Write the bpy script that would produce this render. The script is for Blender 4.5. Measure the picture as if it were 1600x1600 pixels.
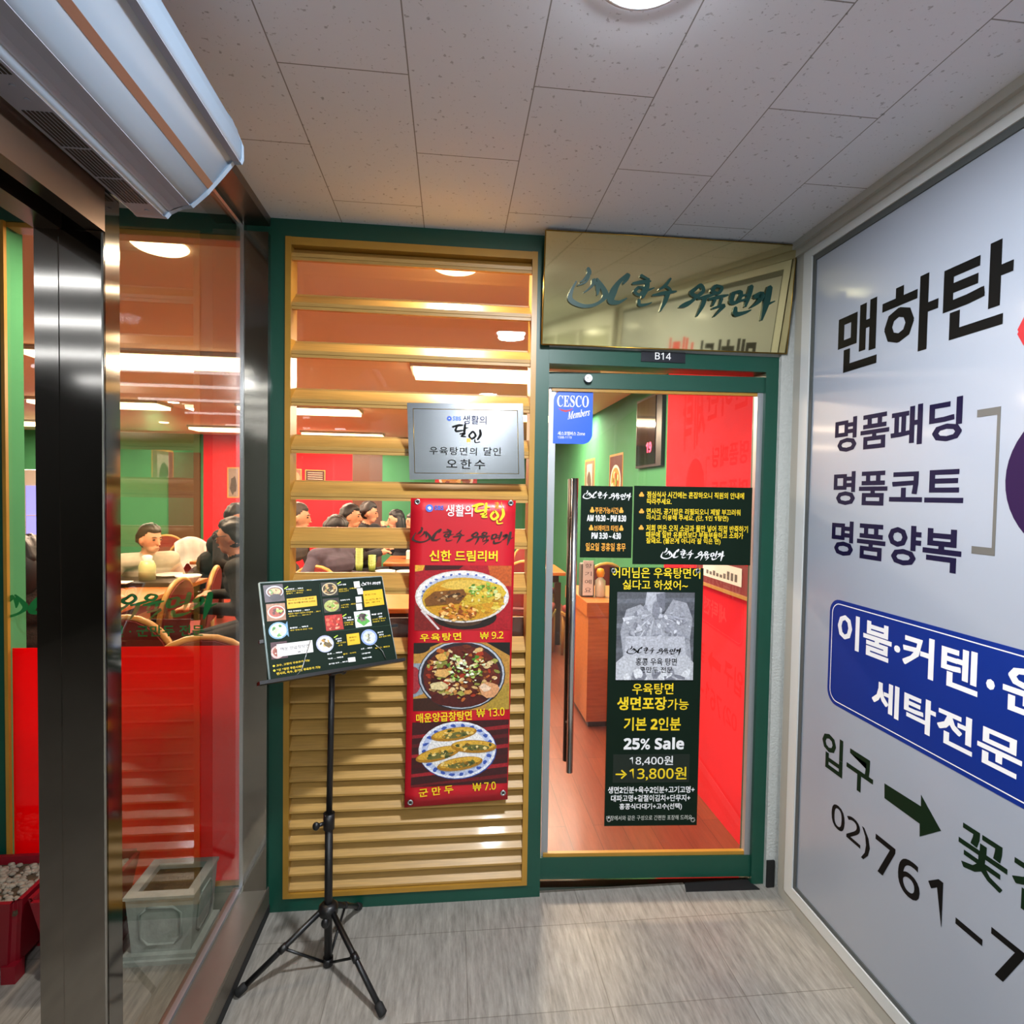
import bpy, bmesh, math, random
import numpy as np
from mathutils import Vector, Matrix
random.seed(7)
for o in list(bpy.data.objects): bpy.data.objects.remove(o)
S = bpy.context.scene
COL = S.collection

# ------------------------------------------------------------------ camera, world, exposure
cam_d = bpy.data.cameras.new('camera'); cam = bpy.data.objects.new('camera', cam_d); COL.objects.link(cam)
cam_d.lens = 19.9547; cam_d.sensor_width = 36.0; cam_d.clip_start = 0.02
cam.matrix_world = Matrix(((0.99425754, -0.01310626, -0.10620814, 0.6325),
                           (-0.10574005, 0.03234928, -0.99386748, -2.0647),
                           (0.01646164, 0.99939069, 0.03077766, 1.5103),
                           (0, 0, 0, 1)))
S.camera = cam
S.view_settings.view_transform = 'Standard'; S.view_settings.look = 'None'
S.view_settings.gamma = 1.0; S.view_settings.use_curve_mapping = False
S.view_settings.exposure = 0.0
S.cycles.transparent_max_bounces = 24
S.cycles.max_bounces = 10
S.cycles.caustics_reflective = False
S.cycles.caustics_refractive = False
W = bpy.data.worlds.new('world'); S.world = W; W.use_nodes = True
W.node_tree.nodes['Background'].inputs[0].default_value = (0.5, 0.55, 0.6, 1)
W.node_tree.nodes['Background'].inputs[1].default_value = 0.08

CORRIDOR_W, STRIP_W = 42.0, 104.0            # lamp powers
CORRIDOR_COL = (0.93, 0.96, 1.0); STRIP_COL = (1.0, 0.75, 0.54)
CEIL = 2.45; CEIL_IN = 2.40

# ------------------------------------------------------------------ helpers
def lin(h):
    if not isinstance(h, str): return tuple(h) + (1,) if len(h) == 3 else tuple(h)
    h = h.lstrip('#'); v = [int(h[i:i+2], 16) / 255 for i in (0, 2, 4)]
    return tuple(x / 12.92 if x <= 0.04045 else ((x + 0.055) / 1.055) ** 2.4 for x in v) + (1,)

MATS = {}
def mat(name, col, rough=0.5, metal=0.0, emit=0.0, coat=0.0, spec=0.5, noise=0.0, nscale=12.0, bump=0.0, bscale=80.0, aniso=0.0, stretch=None):
    if name in MATS: return MATS[name]
    m = bpy.data.materials.new(name); m.use_nodes = True; nt = m.node_tree
    b = nt.nodes['Principled BSDF']; c = lin(col)
    b.inputs['Base Color'].default_value = c; b.inputs['Roughness'].default_value = rough
    b.inputs['Metallic'].default_value = metal; b.inputs['Specular IOR Level'].default_value = spec
    b.inputs['Coat Weight'].default_value = coat; b.inputs['Coat Roughness'].default_value = 0.08
    b.inputs['Anisotropic'].default_value = aniso
    if emit:
        b.inputs['Emission Color'].default_value = c; b.inputs['Emission Strength'].default_value = emit
    if noise or bump:
        tc = nt.nodes.new('ShaderNodeTexCoord'); mp = nt.nodes.new('ShaderNodeMapping')
        nt.links.new(tc.outputs['Object'], mp.inputs[0])
        if stretch: mp.inputs['Scale'].default_value = stretch
    if noise:
        n = nt.nodes.new('ShaderNodeTexNoise'); n.inputs['Scale'].default_value = nscale; n.inputs['Detail'].default_value = 5
        nt.links.new(mp.outputs[0], n.inputs['Vector'])
        r = nt.nodes.new('ShaderNodeMapRange'); r.inputs[1].default_value = 0.3; r.inputs[2].default_value = 0.7
        r.inputs[3].default_value = 1 - noise; r.inputs[4].default_value = 1 + noise
        nt.links.new(n.outputs[0], r.inputs[0])
        mx = nt.nodes.new('ShaderNodeVectorMath'); mx.operation = 'SCALE'; mx.inputs[0].default_value = c[:3]
        nt.links.new(r.outputs[0], mx.inputs['Scale']); nt.links.new(mx.outputs[0], b.inputs['Base Color'])
    if bump:
        n2 = nt.nodes.new('ShaderNodeTexNoise'); n2.inputs['Scale'].default_value = bscale; n2.inputs['Detail'].default_value = 3
        nt.links.new(mp.outputs[0], n2.inputs['Vector'])
        bp = nt.nodes.new('ShaderNodeBump'); bp.inputs['Strength'].default_value = bump; bp.inputs['Distance'].default_value = 0.004
        nt.links.new(n2.outputs[0], bp.inputs['Height']); nt.links.new(bp.outputs[0], b.inputs['Normal'])
    MATS[name] = m; return m

def glass(name, tint=(1, 1, 1), ior=1.5, rough=0.0):
    m = bpy.data.materials.new(name); m.use_nodes = True; nt = m.node_tree; nt.nodes.clear()
    out = nt.nodes.new('ShaderNodeOutputMaterial'); mx = nt.nodes.new('ShaderNodeMixShader')
    tr = nt.nodes.new('ShaderNodeBsdfTransparent'); tr.inputs[0].default_value = tuple(tint) + (1,)
    gl = nt.nodes.new('ShaderNodeBsdfGlossy'); gl.inputs['Roughness'].default_value = rough
    fr = nt.nodes.new('ShaderNodeFresnel'); fr.inputs[0].default_value = ior
    gm = nt.nodes.new('ShaderNodeNewGeometry'); m1 = nt.nodes.new('ShaderNodeMath'); m1.operation = 'SUBTRACT'; m1.inputs[0].default_value = 1.0
    m2 = nt.nodes.new('ShaderNodeMath'); m2.operation = 'MULTIPLY'; m3 = nt.nodes.new('ShaderNodeMath'); m3.operation = 'MULTIPLY'; m3.inputs[1].default_value = 1.35; m3.use_clamp = True
    nt.links.new(gm.outputs['Backfacing'], m1.inputs[1]); nt.links.new(fr.outputs[0], m3.inputs[0])      # both faces' reflection on the outer one
    nt.links.new(m1.outputs[0], m2.inputs[0]); nt.links.new(m3.outputs[0], m2.inputs[1])
    nt.links.new(m2.outputs[0], mx.inputs[0]); nt.links.new(tr.outputs[0], mx.inputs[1]); nt.links.new(gl.outputs[0], mx.inputs[2])
    nt.links.new(mx.outputs[0], out.inputs[0]); MATS[name] = m; return m

def film(name, col, trans=0.5, clear=0.0):
    """coloured adhesive film: part diffuse, part translucent"""
    m = bpy.data.materials.new(name); m.use_nodes = True; nt = m.node_tree; nt.nodes.clear()
    out = nt.nodes.new('ShaderNodeOutputMaterial'); mx = nt.nodes.new('ShaderNodeMixShader')
    d = nt.nodes.new('ShaderNodeBsdfDiffuse'); d.inputs[0].default_value = lin(col)
    t = nt.nodes.new('ShaderNodeBsdfTranslucent'); t.inputs[0].default_value = lin(col)
    mx.inputs[0].default_value = trans
    nt.links.new(d.outputs[0], mx.inputs[1]); nt.links.new(t.outputs[0], mx.inputs[2])
    last = mx
    if clear:
        tr = nt.nodes.new('ShaderNodeBsdfTransparent'); tr.inputs[0].default_value = lin(col)
        m2 = nt.nodes.new('ShaderNodeMixShader'); m2.inputs[0].default_value = clear
        nt.links.new(mx.outputs[0], m2.inputs[1]); nt.links.new(tr.outputs[0], m2.inputs[2]); last = m2
    nt.links.new(last.outputs[0], out.inputs[0]); MATS[name] = m; return m

def printmat():
    m = bpy.data.materials.new('printed_ink'); m.use_nodes = True; nt = m.node_tree
    a = nt.nodes.new('ShaderNodeAttribute'); a.attribute_name = 'Col'
    b = nt.nodes['Principled BSDF']; 
    tc = nt.nodes.new('ShaderNodeTexCoord'); last = a.outputs['Color']
    for sc, amp in ((130, .26), (500, .16)):
        n = nt.nodes.new('ShaderNodeTexNoise'); n.inputs['Scale'].default_value = sc; n.inputs['Detail'].default_value = 4; nt.links.new(tc.outputs['Object'], n.inputs['Vector'])
        r = nt.nodes.new('ShaderNodeMapRange'); r.inputs[1].default_value = .3; r.inputs[2].default_value = .7; r.inputs[3].default_value = 1 - amp; r.inputs[4].default_value = 1 + amp*.8; nt.links.new(n.outputs[0], r.inputs[0])
        sv = nt.nodes.new('ShaderNodeVectorMath'); sv.operation = 'SCALE'; nt.links.new(last, sv.inputs[0]); nt.links.new(r.outputs[0], sv.inputs['Scale']); last = sv.outputs[0]
    nt.links.new(last, b.inputs['Base Color']); b.inputs['Roughness'].default_value = 0.4
    MATS['printed_ink'] = m; return m

def MW(o):
    m = o.matrix_basis.copy()
    while o.parent: o = o.parent; m = o.matrix_basis @ m
    return m

def obj(name, bm, material, parent=None, world=True, smooth=False):
    """link a bmesh as ONE object; world=True means the shape was built in world space"""
    if parent is not None and world: bmesh.ops.transform(bm, matrix=MW(parent).inverted(), verts=bm.verts)
    me = bpy.data.meshes.new(name); bm.to_mesh(me); bm.free()
    for m in (material if isinstance(material, (list, tuple)) else [material]): me.materials.append(m)
    if smooth:
        for p in me.polygons: p.use_smooth = True
    o = bpy.data.objects.new(name, me); COL.objects.link(o)
    if parent is not None: o.parent = parent
    return o

def tag(o, label, cat, group=None):
    o['label'] = label; o['category'] = cat
    if group: o['group'] = group
    return o

def thing(name, label, cat, loc=(0, 0, 0), rotz=0.0, group=None):
    o = bpy.data.objects.new(name, None); COL.objects.link(o); o.empty_display_size = 0.05
    o.location = loc; o.rotation_euler = (0, 0, rotz)
    return tag(o, label, cat, group)

def struct(name, bm=None, m=None, parent=None, smooth=False):
    if bm is None:
        o = bpy.data.objects.new(name, None); COL.objects.link(o)
    else: o = obj(name, bm, m, parent, smooth=smooth)
    if parent is None: o['kind'] = 'structure'
    return o

def dup(root, loc, rotz=None, label=None, group=None):
    r = root.copy(); COL.objects.link(r); r.location = loc
    if rotz is not None: r.rotation_euler = (0, 0, rotz)
    if label: r['label'] = label
    if group: r['group'] = group
    for ch in list(root.children):
        c = ch.copy(); COL.objects.link(c); c.parent = r
        for g in list(ch.children):
            d = g.copy(); COL.objects.link(d); d.parent = c
    return r

def B(): return bmesh.new()
def box(bm, x0, x1, y0, y1, z0, z1, mi=0, bev=0.0):
    vs = [bm.verts.new((x, y, z)) for x in (x0, x1) for y in (y0, y1) for z in (z0, z1)]
    fs = []
    for q in ((0, 1, 3, 2), (4, 6, 7, 5), (0, 4, 5, 1), (2, 3, 7, 6), (0, 2, 6, 4), (1, 5, 7, 3)):
        f = bm.faces.new([vs[i] for i in q]); f.material_index = mi; fs.append(f)
    if bev:
        es = list({e for f in fs for e in f.edges})
        bmesh.ops.bevel(bm, geom=es, offset=bev, segments=2, affect='EDGES', profile=0.5)
    return bm
def bx(*a, **k): return box(B(), *a, **k)
def quad(bm, pts, mi=0):
    f = bm.faces.new([bm.verts.new(p) for p in pts]); f.material_index = mi; return bm
def slab(bm, TL, TR, BL, t, n, mi=0):
    """parallelogram plate, front face through the corners, thickness t behind (against n)"""
    TL, TR, BL, n = map(Vector, (TL, TR, BL, n)); n = n.normalized(); BR = TR + BL - TL
    f = [bm.verts.new(p) for p in (TL, TR, BR, BL)]; b = [bm.verts.new(p - n * t) for p in (TL, TR, BR, BL)]
    for q in ((f[0], f[1], f[2], f[3]), (b[3], b[2], b[1], b[0]), (f[1], f[0], b[0], b[1]), (f[2], f[1], b[1], b[2]), (f[3], f[2], b[2], b[3]), (f[0], f[3], b[3], b[0])):
        bm.faces.new(q).material_index = mi
    return bm
def prism(bm, pts, axis, a, b, mi=0):
    """pts: 2-D outline in the two other axes (cyclic order of axes kept)"""
    def P(u, v, w): return {'x': (w, u, v), 'y': (u, w, v), 'z': (u, v, w)}[axis]
    A = [bm.verts.new(P(u, v, a)) for u, v in pts]; C = [bm.verts.new(P(u, v, b)) for u, v in pts]; n = len(pts)
    fs = [bm.faces.new(A), bm.faces.new(C[::-1])]
    for i in range(n): fs.append(bm.faces.new((A[i], C[i], C[(i+1) % n], A[(i+1) % n])))
    for f in fs: f.material_index = mi
    return bm
def tube(bm, pts, r, seg=10, mi=0, caps=True):
    pts = [Vector(p) for p in pts]; rs = r if isinstance(r, (list, tuple)) else [r] * len(pts); rings = []
    up = Vector((0, 0, 1))
    for i, p in enumerate(pts):
        d = (pts[min(i+1, len(pts)-1)] - pts[max(i-1, 0)]).normalized()
        ref = up if abs(d.dot(up)) < 0.95 else Vector((0, 1, 0))
        u = d.cross(ref).normalized(); v = d.cross(u)
        rings.append([bm.verts.new(p + (u * math.cos(2*math.pi*k/seg) + v * math.sin(2*math.pi*k/seg)) * rs[i]) for k in range(seg)])
    for a, b in zip(rings, rings[1:]):
        for k in range(seg):
            f = bm.faces.new((a[k], a[(k+1) % seg], b[(k+1) % seg], b[k])); f.material_index = mi; f.smooth = True
    if caps:
        bm.faces.new(rings[0][::-1]).material_index = mi; bm.faces.new(rings[-1]).material_index = mi
    return bm
def ell(bm, c, r, seg=20, rings=12, mi=0, fn=None):
    c = Vector(c); R = []
    for i in range(rings + 1):
        t = math.pi * i / rings; row = []
        for k in range(1 if i in (0, rings) else seg):
            p = 2*math.pi*k/seg; d = Vector((math.sin(t)*math.cos(p), math.sin(t)*math.sin(p), math.cos(t)))
            q = Vector((d.x*r[0], d.y*r[1], d.z*r[2]))
            if fn: q = fn(d, q)
            row.append(bm.verts.new(c + q))
        R.append(row)
    for i in range(rings):
        a, b = R[i], R[i+1]
        for k in range(seg):
            if len(a) == 1: v = (a[0], b[k], b[(k+1) % seg])
            elif len(b) == 1: v = (a[k], b[0], a[(k+1) % seg])
            else: v = (a[k], b[k], b[(k+1) % seg], a[(k+1) % seg])
            f = bm.faces.new(v); f.material_index = mi; f.smooth = True
    return bm
def lathe(bm, c, prof, seg=24, mi=0):
    c = Vector(c); R = []
    for r, z in prof:
        R.append([bm.verts.new(c + Vector((r*math.cos(2*math.pi*k/seg), r*math.sin(2*math.pi*k/seg), z))) for k in range(seg)] if r > 1e-6 else [bm.verts.new(c + Vector((0, 0, z)))])
    for a, b in zip(R, R[1:]):
        for k in range(seg):
            j = (k+1) % seg
            if len(a) == 1 and len(b) == 1: continue
            v = (a[0], b[j], b[k]) if len(a) == 1 else (a[k], a[j], b[0]) if len(b) == 1 else (a[k], a[j], b[j], b[k])
            f = bm.faces.new(v); f.material_index = mi; f.smooth = True
    return bm

# ------------------------------------------------------------------ writing
def sans(body, heavy):      # digits and latin letters in a plain sans face
    out = ''
    for ch in body:
        k = ord(ch)
        if 48 <= k <= 57: out += chr((0x1D7EC if heavy else 0x1D7E2) + k - 48)
        elif 65 <= k <= 90: out += chr((0x1D5D4 if heavy else 0x1D5A0) + k - 65)
        elif 97 <= k <= 122: out += chr((0x1D5EE if heavy else 0x1D5BA) + k - 97)
        else: out += ch
    return out
def text_polys(body, bold=0.0, spacing=1.0, shear=0.0):
    c = bpy.data.curves.new('t', 'FONT'); c.body = sans(body, bold >= .018); c.resolution_u = 2
    won = '₩' in body; c.offset = 0 if won else min(bold, .0125); c.space_character = spacing; c.shear = shear
    o = bpy.data.objects.new('t', c); COL.objects.link(o)
    dg = bpy.context.evaluated_depsgraph_get(); me = bpy.data.meshes.new_from_object(o.evaluated_get(dg))
    bpy.data.objects.remove(o); bpy.data.curves.remove(c)
    v = np.array([x.co[:2] for x in me.vertices]); f = [tuple(p.vertices) for p in me.polygons]
    bpy.data.meshes.remove(me); d = bold if won else bold - .0125
    if d > .004:         # heavier weight: the outline again, shifted a hair
        V, F = [], []
        for sx, sy in ((1, 1), (-1, 1), (-1, -1), (1, -1)):
            F += [tuple(i + len(v)*(len(V)) for i in p) for p in f]; V.append(np.c_[v + np.array([sx, sy]) * d * .75, np.full(len(v), len(V))])
        v, f = np.concatenate(V), F
    return v, f
def place(bm, v, f, q, off=(0, 0, 0), depth=0.0, n=None):
    """map 2-D geometry's bounding box onto the parallelogram q = TL, TR, BL"""
    TL, TR, BL = map(Vector, q); mn, mx = v.min(0), v.max(0); s = np.maximum(mx - mn, 1e-9); off = Vector(off)
    ly = v[:, 2] if v.shape[1] == 3 else np.zeros(len(v)); nl = (TR - TL).cross(TL - BL).normalized() * .00003      # overlapping strokes lie a hair apart
    P = [TL + (TR - TL) * ((x - mn[0]) / s[0]) + (BL - TL) * ((mx[1] - y) / s[1]) + off + nl * k for (x, y), k in zip(v[:, :2], ly)]
    vs = [bm.verts.new(p) for p in P]; fs = []
    for p in f:
        try: fs.append(bm.faces.new([vs[i] for i in p]))
        except ValueError: pass
    if depth:
        g = bmesh.ops.extrude_face_region(bm, geom=fs); n = Vector(n)
        bmesh.ops.translate(bm, vec=n * depth, verts=[e for e in g['geom'] if isinstance(e, bmesh.types.BMVert)])
    return bm
def T(parent, body, q, m, bold=0.0, name='lettering', off=(0, 0, 0), spacing=1.0, shear=0.0, depth=0.0, n=None, bm=None):
    v, f = text_polys(body, bold, spacing, shear)
    b = place(bm or B(), v, f, q, off, depth, n)
    return b if bm else obj(name, b, m, parent)

LOGO = {'icon': [[(262,330,6),(238,385,14),(235,430,22),(290,458,18),(345,455,14),(390,430,14),(412,395,24),(395,355,20),(365,310,8)],
  [(318,258,14),(325,285,18),(300,320,9),(280,335,4)],[(325,300,10),(310,330,9),(285,345,6),(268,352,4)],
  [(352,318,20),(345,345,13),(318,375,7),(300,388,4)],[(362,330,12),(372,362,18),(370,398,6)]],
 'name': [[(525,282,20),(480,322,18),(450,380,30),(440,425,28),(478,432,16),(522,408,5)],[(500,330,10),(520,305,12),(526,282,16)],
  [(590,282,14),(622,297,10)],[(550,327,10),(600,316,17),(642,310,7)],[(582,345,14),(562,370,14),(588,386,13),(610,352,13),(582,345,10)],
  [(628,298,14),(622,350,20),(604,402,9)],[(622,362,12),(662,345,5)],[(585,412,13),(590,440,14),(625,436,10),(652,424,4)],
  [(745,290,8),(718,330,14),(688,352,8)],[(715,328,9),(740,345,12),(752,357,5)],[(655,385,8),(718,370,17),(778,358,7)],[(735,374,18),(720,420,17),(698,472,4)],
  [(798,442,7),(830,428,22),(868,402,13),(905,362,9)],[(880,338,16),(858,362,18),(888,378,16),(920,348,16),(905,318,16),(880,338,14)],
  [(895,392,10),(945,376,16),(985,362,7)],[(932,385,18),(920,430,17),(894,488,5)],
  [(985,318,16),(968,345,16),(1000,357,14),(1018,326,14),(985,316,12)],[(955,392,11),(1008,376,16),(1054,364,7)],[(985,395,12),(974,426,9)],[(1022,385,12),(1010,430,9)],[(975,442,9),(1036,421,14),(1010,457,10),(985,487,4)],
  [(1082,350,18),(1074,402,20),(1110,396,14),(1122,345,16),(1085,350,12)],[(1176,308,18),(1166,360,20),(1150,424,9)],[(1125,366,11),(1164,353,6)],[(1125,392,11),(1160,380,8)],[(1098,430,15),(1102,466,22),(1150,456,14),(1182,440,5)],
  [(1196,368,20),(1234,352,28),(1222,390,18),(1180,428,5)],[(1276,308,22),(1264,392,28),(1244,494,8)],[(1275,402,12),(1308,385,4)]]}
DALIN = [[(0,30,14),(60,12,20),(98,10,12)],[(45,18,12),(30,70,18),(95,62,12)],[(120,0,16),(112,75,22)],[(112,38,12),(150,34,8)],[(70,98,10),(120,90,16),(84,120,12),(128,122,10)],
         [(190,72,16),(160,110,16),(185,142,16),(222,112,18),(200,72,14),(188,72,10)],[(262,50,18),(268,100,22),(240,150,14)],[(215,150,12),(220,178,10),(265,172,6)]]
def stroke_polys(strokes):
    V, F, LY = [], [], []
    for k_, st in enumerate(strokes):
        p = np.array(st, float); n = len(p); pts = []
        for i in range(n - 1):
            a, b, c, d = p[max(i-1, 0)], p[i], p[i+1], p[min(i+2, n-1)]
            for k in range(5):
                t = k / 5; pts.append(0.5*((2*b)+(c-a)*t+(2*a-5*b+4*c-d)*t*t+(3*b-a-3*c+d)*t**3))
        pts.append(p[-1]); pts = np.array(pts); d = np.gradient(pts[:, :2], axis=0); d /= np.linalg.norm(d, axis=1)[:, None] + 1e-9
        nn = np.stack([-d[:, 1], d[:, 0]], 1); h = np.maximum(pts[:, 2:3] * 1.22, 3) / 2; L, R = pts[:, :2] + nn*h, pts[:, :2] - nn*h
        o = len(V); m = len(pts)
        start = [tuple(pts[0, :2] - d[0]*h[0]*.7)]; end = [tuple(pts[-1, :2] + d[-1]*h[-1]*.7)]
        V += [tuple(x) for x in L] + [tuple(x) for x in R] + start + end
        LY += [k_ % 5] * (2*m + 2)
        F += [(o+i, o+i+1, o+m+i+1, o+m+i) for i in range(m-1)] + [(o, o+m, o+2*m), (o+m-1, o+2*m+1, o+2*m-1)]
    v = np.array(V); v[:, 1] *= -1; return np.c_[v, LY], F
_LG = stroke_polys(LOGO['icon'] + LOGO['name']); _LN = stroke_polys(LOGO['name'][12:]); _DA = stroke_polys(DALIN)
def logo(parent, q, m, name='logo', off=(0, 0, 0), depth=0.0, n=None, which=None):
    v, f = which or _LG
    return obj(name, place(B(), v, f, q, off, depth, n), m, parent)

# ------------------------------------------------------------------ printed pictures (flat layers of ink)
def art(parent, q, shapes, n, name='photo', step=0.00003, base=0.0003):
    bm = B(); cl = bm.loops.layers.float_color.new('Col'); TL, TR, BL = map(Vector, q); n = Vector(n).normalized(); k = 0
    for kind, a, col in shapes:
        if kind == 'poly': pts = a
        elif kind == 'ell':
            cx, cy, rx, ry = a[:4]; rot = a[4] if len(a) > 4 else 0
            pts = [(cx + rx*math.cos(t)*math.cos(rot) - ry*math.sin(t)*math.sin(rot), cy + rx*math.cos(t)*math.sin(rot) + ry*math.sin(t)*math.cos(rot)) for t in [2*math.pi*i/28 for i in range(28)]]
        else:
            cx, cy, rx, ry = a[:4]; rot = a[4] if len(a) > 4 else 0; pts = []
            for i in range(11):
                t = 2*math.pi*i/11; s = random.uniform(.7, 1.15); x, y = rx*s*math.cos(t), ry*s*math.sin(t)
                pts.append((cx + x*math.cos(rot) - y*math.sin(rot), cy + x*math.sin(rot) + y*math.cos(rot)))
        off = n * (base + step * k); k += 1
        pts = [(min(max(x, 0), 1), min(max(y, 0), 1)) for x, y in pts]
        f = bm.faces.new([bm.verts.new(TL + (TR-TL)*x + (BL-TL)*y + off) for x, y in pts])
        c = lin(col)
        for l in f.loops: l[cl] = c
    return obj(name, bm, MATS['printed_ink'], parent)
def R(): return ('poly', [(0, 0), (1, 0), (1, 1), (0, 1)])
def rect(col): return ('poly', [(0, 0), (1, 0), (1, 1), (0, 1)], col)
def scatter(n, cx, cy, rx, ry, cols, s0, s1, asp=0.6):
    out = []
    for i in range(n):
        a, r = random.uniform(0, 6.28), math.sqrt(random.random()); s = random.uniform(s0, s1)
        out.append(('blob', (cx + rx*r*math.cos(a), cy + ry*r*math.sin(a), s, s*random.uniform(asp, 1), random.uniform(0, 3.1)), random.choice(cols)))
    return out
def ringdots(n, cx, cy, rx, ry, s, col):
    return [('blob', (cx + rx*math.cos(2*math.pi*i/n), cy + ry*math.sin(2*math.pi*i/n), s, s*.7, i), col) for i in range(n)]

# ------------------------------------------------------------------ materials
def tiles(name, c1, c2, mortar, bw, bh, off, rough, swap=False, loc=(0, 0, 0), msize=0.004, streak=None, speck=None, coat=0.0, bump=0.0, var=0.5):
    m = bpy.data.materials.new(name); m.use_nodes = True; nt = m.node_tree; L = nt.links.new; N = nt.nodes.new
    b = nt.nodes['Principled BSDF']; b.inputs['Roughness'].default_value = rough; b.inputs['Coat Weight'].default_value = coat; b.inputs['Coat Roughness'].default_value = 0.15
    tc = N('ShaderNodeTexCoord'); mp = N('ShaderNodeMapping'); L(tc.outputs['Object'], mp.inputs[0])
    mp.inputs['Location'].default_value = loc
    if swap: mp.inputs['Rotation'].default_value = (0, 0, math.pi/2)
    br = N('ShaderNodeTexBrick'); L(mp.outputs[0], br.inputs['Vector']); br.inputs['Scale'].default_value = 1
    br.inputs['Brick Width'].default_value = bw; br.inputs['Row Height'].default_value = bh; br.offset = off; br.inputs['Mortar Size'].default_value = msize
    br.inputs['Mortar Smooth'].default_value = 0.3; br.inputs['Bias'].default_value = 0.0
    br.inputs['Color1'].default_value = lin(c1); br.inputs['Color2'].default_value = lin(c2); br.inputs['Mortar'].default_value = lin(mortar)
    last = br.outputs['Color']
    if streak:
        sc, amp, size = streak
        m2 = N('ShaderNodeMapping'); L(tc.outputs['Object'], m2.inputs[0]); m2.inputs['Scale'].default_value = sc
        n = N('ShaderNodeTexNoise'); n.inputs['Scale'].default_value = size; n.inputs['Detail'].default_value = 8; n.inputs['Roughness'].default_value = 0.7; L(m2.outputs[0], n.inputs['Vector'])
        r = N('ShaderNodeMapRange'); r.inputs[1].default_value = .3; r.inputs[2].default_value = .7; r.inputs[3].default_value = 1-amp; r.inputs[4].default_value = 1+amp; L(n.outputs[0], r.inputs[0])
        s = N('ShaderNodeVectorMath'); s.operation = 'SCALE'; L(last, s.inputs[0]); L(r.outputs[0], s.inputs['Scale']); last = s.outputs[0]
    if speck:
        for size, th, k in speck:
            v = N('ShaderNodeTexNoise'); v.inputs['Scale'].default_value = size; v.inputs['Detail'].default_value = 2; L(tc.outputs['Object'], v.inputs['Vector'])
            r = N('ShaderNodeMapRange'); r.inputs[1].default_value = th; r.inputs[2].default_value = th + .05; r.inputs[3].default_value = 1; r.inputs[4].default_value = k; L(v.outputs[0], r.inputs[0])
            s = N('ShaderNodeVectorMath'); s.operation = 'SCALE'; L(last, s.inputs[0]); L(r.outputs[0], s.inputs['Scale']); last = s.outputs[0]
    L(last, b.inputs['Base Color']); MATS[name] = m; return m

M_FLOOR = tiles('vinyl_tile', '#8d8981', '#86827a', '#6c675f', .42, .33, 0.0, .48, loc=(-.28, .145, 0), msize=.0016, streak=((26, 3.0, 1), .42, 2.6), coat=.04)
M_CEIL = tiles('ceiling_tile', '#d6dae0', '#d2d6dc', '#858583', .59, .285, .5, .85, swap=True, loc=(-.445, -.239, 0), msize=.0018, speck=((75, .665, .62), (150, .69, .72)))
M_PLANK = tiles('wood_plank', '#6f3320', '#7c3d25', '#4c2214', 1.1, .13, .4, .33, swap=True, msize=.0016, streak=((30, 2.0, 1), .22, 2.5), coat=.04)
M_CEIL_IN = mat('warm_ceiling', '#e2d8c8', .8)
M_GREEN = mat('green_paint', '#054434', .42, noise=.05, nscale=5, coat=.08)
M_GOLDW = mat('honey_wood', '#b28a46', .42, noise=.14, nscale=6, stretch=(1.5, 20, 30), coat=.08)
M_GOLDF = mat('gold_trim', '#a87c2c', .35, noise=.08, nscale=8)
M_STEEL = mat('brushed_steel', '#8f8b83', .085, 1.0, noise=.05, nscale=3)
M_STEELB = mat('bright_steel', '#c9ccce', .22, 1.0)
M_BRONZE = mat('aged_steel', '#8a7668', .3, 1.0, noise=.12, nscale=4)
M_DARK = mat('dark_slot', '#14120f', .6)
M_BLACK = mat('black_metal', '#0b0b0c', .38, 0.0, spec=.5)
M_RUB = mat('black_rubber', '#101010', .75)
M_WHITEW = mat('painted_plaster', '#b9bcb8', .85, bump=.8, bscale=110, noise=.05, nscale=60)
M_FRAMEW = mat('white_frame', '#c9cdcd', .4)
M_FRAMEB = mat('beige_frame', '#a6a59d', .45)
M_GASK = mat('grey_gasket', '#4a4f50', .6)
M_PANEL = mat('sign_film', '#9aa2af', .34, coat=.15)
M_ALU = mat('aluminium', '#a9adb0', .35, .7)
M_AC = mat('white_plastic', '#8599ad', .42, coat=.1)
M_ACG = mat('grey_plastic', '#8b8f9c', .45)
M_BRASS = mat('polished_brass', '#e0d29c', .05, 1.0)
M_BRASSE = mat('brass_edge', '#b08d3e', .3, 1.0)
M_DKGRN = mat('dark_green_print', '#0a1d12', .6, spec=.15)
M_LOGOG = mat('logo_green', '#073a33', .4)
M_YEL = mat('yellow_ink', '#f2d21c', .5); M_WHT = mat('white_ink', '#eeeeee', .5); M_ORG = mat('orange_ink', '#f0a83a', .5)
M_BLK = mat('black_ink', '#060606', .6, spec=.15); M_GRNT = mat('green_ink', '#07200e', .6, spec=.15); M_PUR = mat('purple_ink', '#250f3a', .6, spec=.15)
M_NAVY = mat('navy_ink', '#0f0c30', .6, spec=.15); M_BLUE = mat('blue_ink', '#0a2b80', .5, spec=.2); M_REDI = mat('red_ink', '#b3202a', .45); M_GRYI = mat('grey_ink', '#5d5d5a', .5)
M_REDB = mat('red_vinyl', '#c01222', .4, noise=.1, nscale=3, coat=.1)
M_CESCO = mat('sticker_blue', '#1458d8', .35)
M_STONE = mat('grey_stone', '#a9b2ad', .85, noise=.12, nscale=25, bump=.5, bscale=60)
M_REDP = mat('red_planter', '#7d0c1c', .4)
M_REDW = mat('red_wall', '#dd2830', .9, spec=.08, noise=.05, nscale=4); M_GRNW = mat('green_wall', '#3f7d55', .85, spec=.15, noise=.06, nscale=4)
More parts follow.
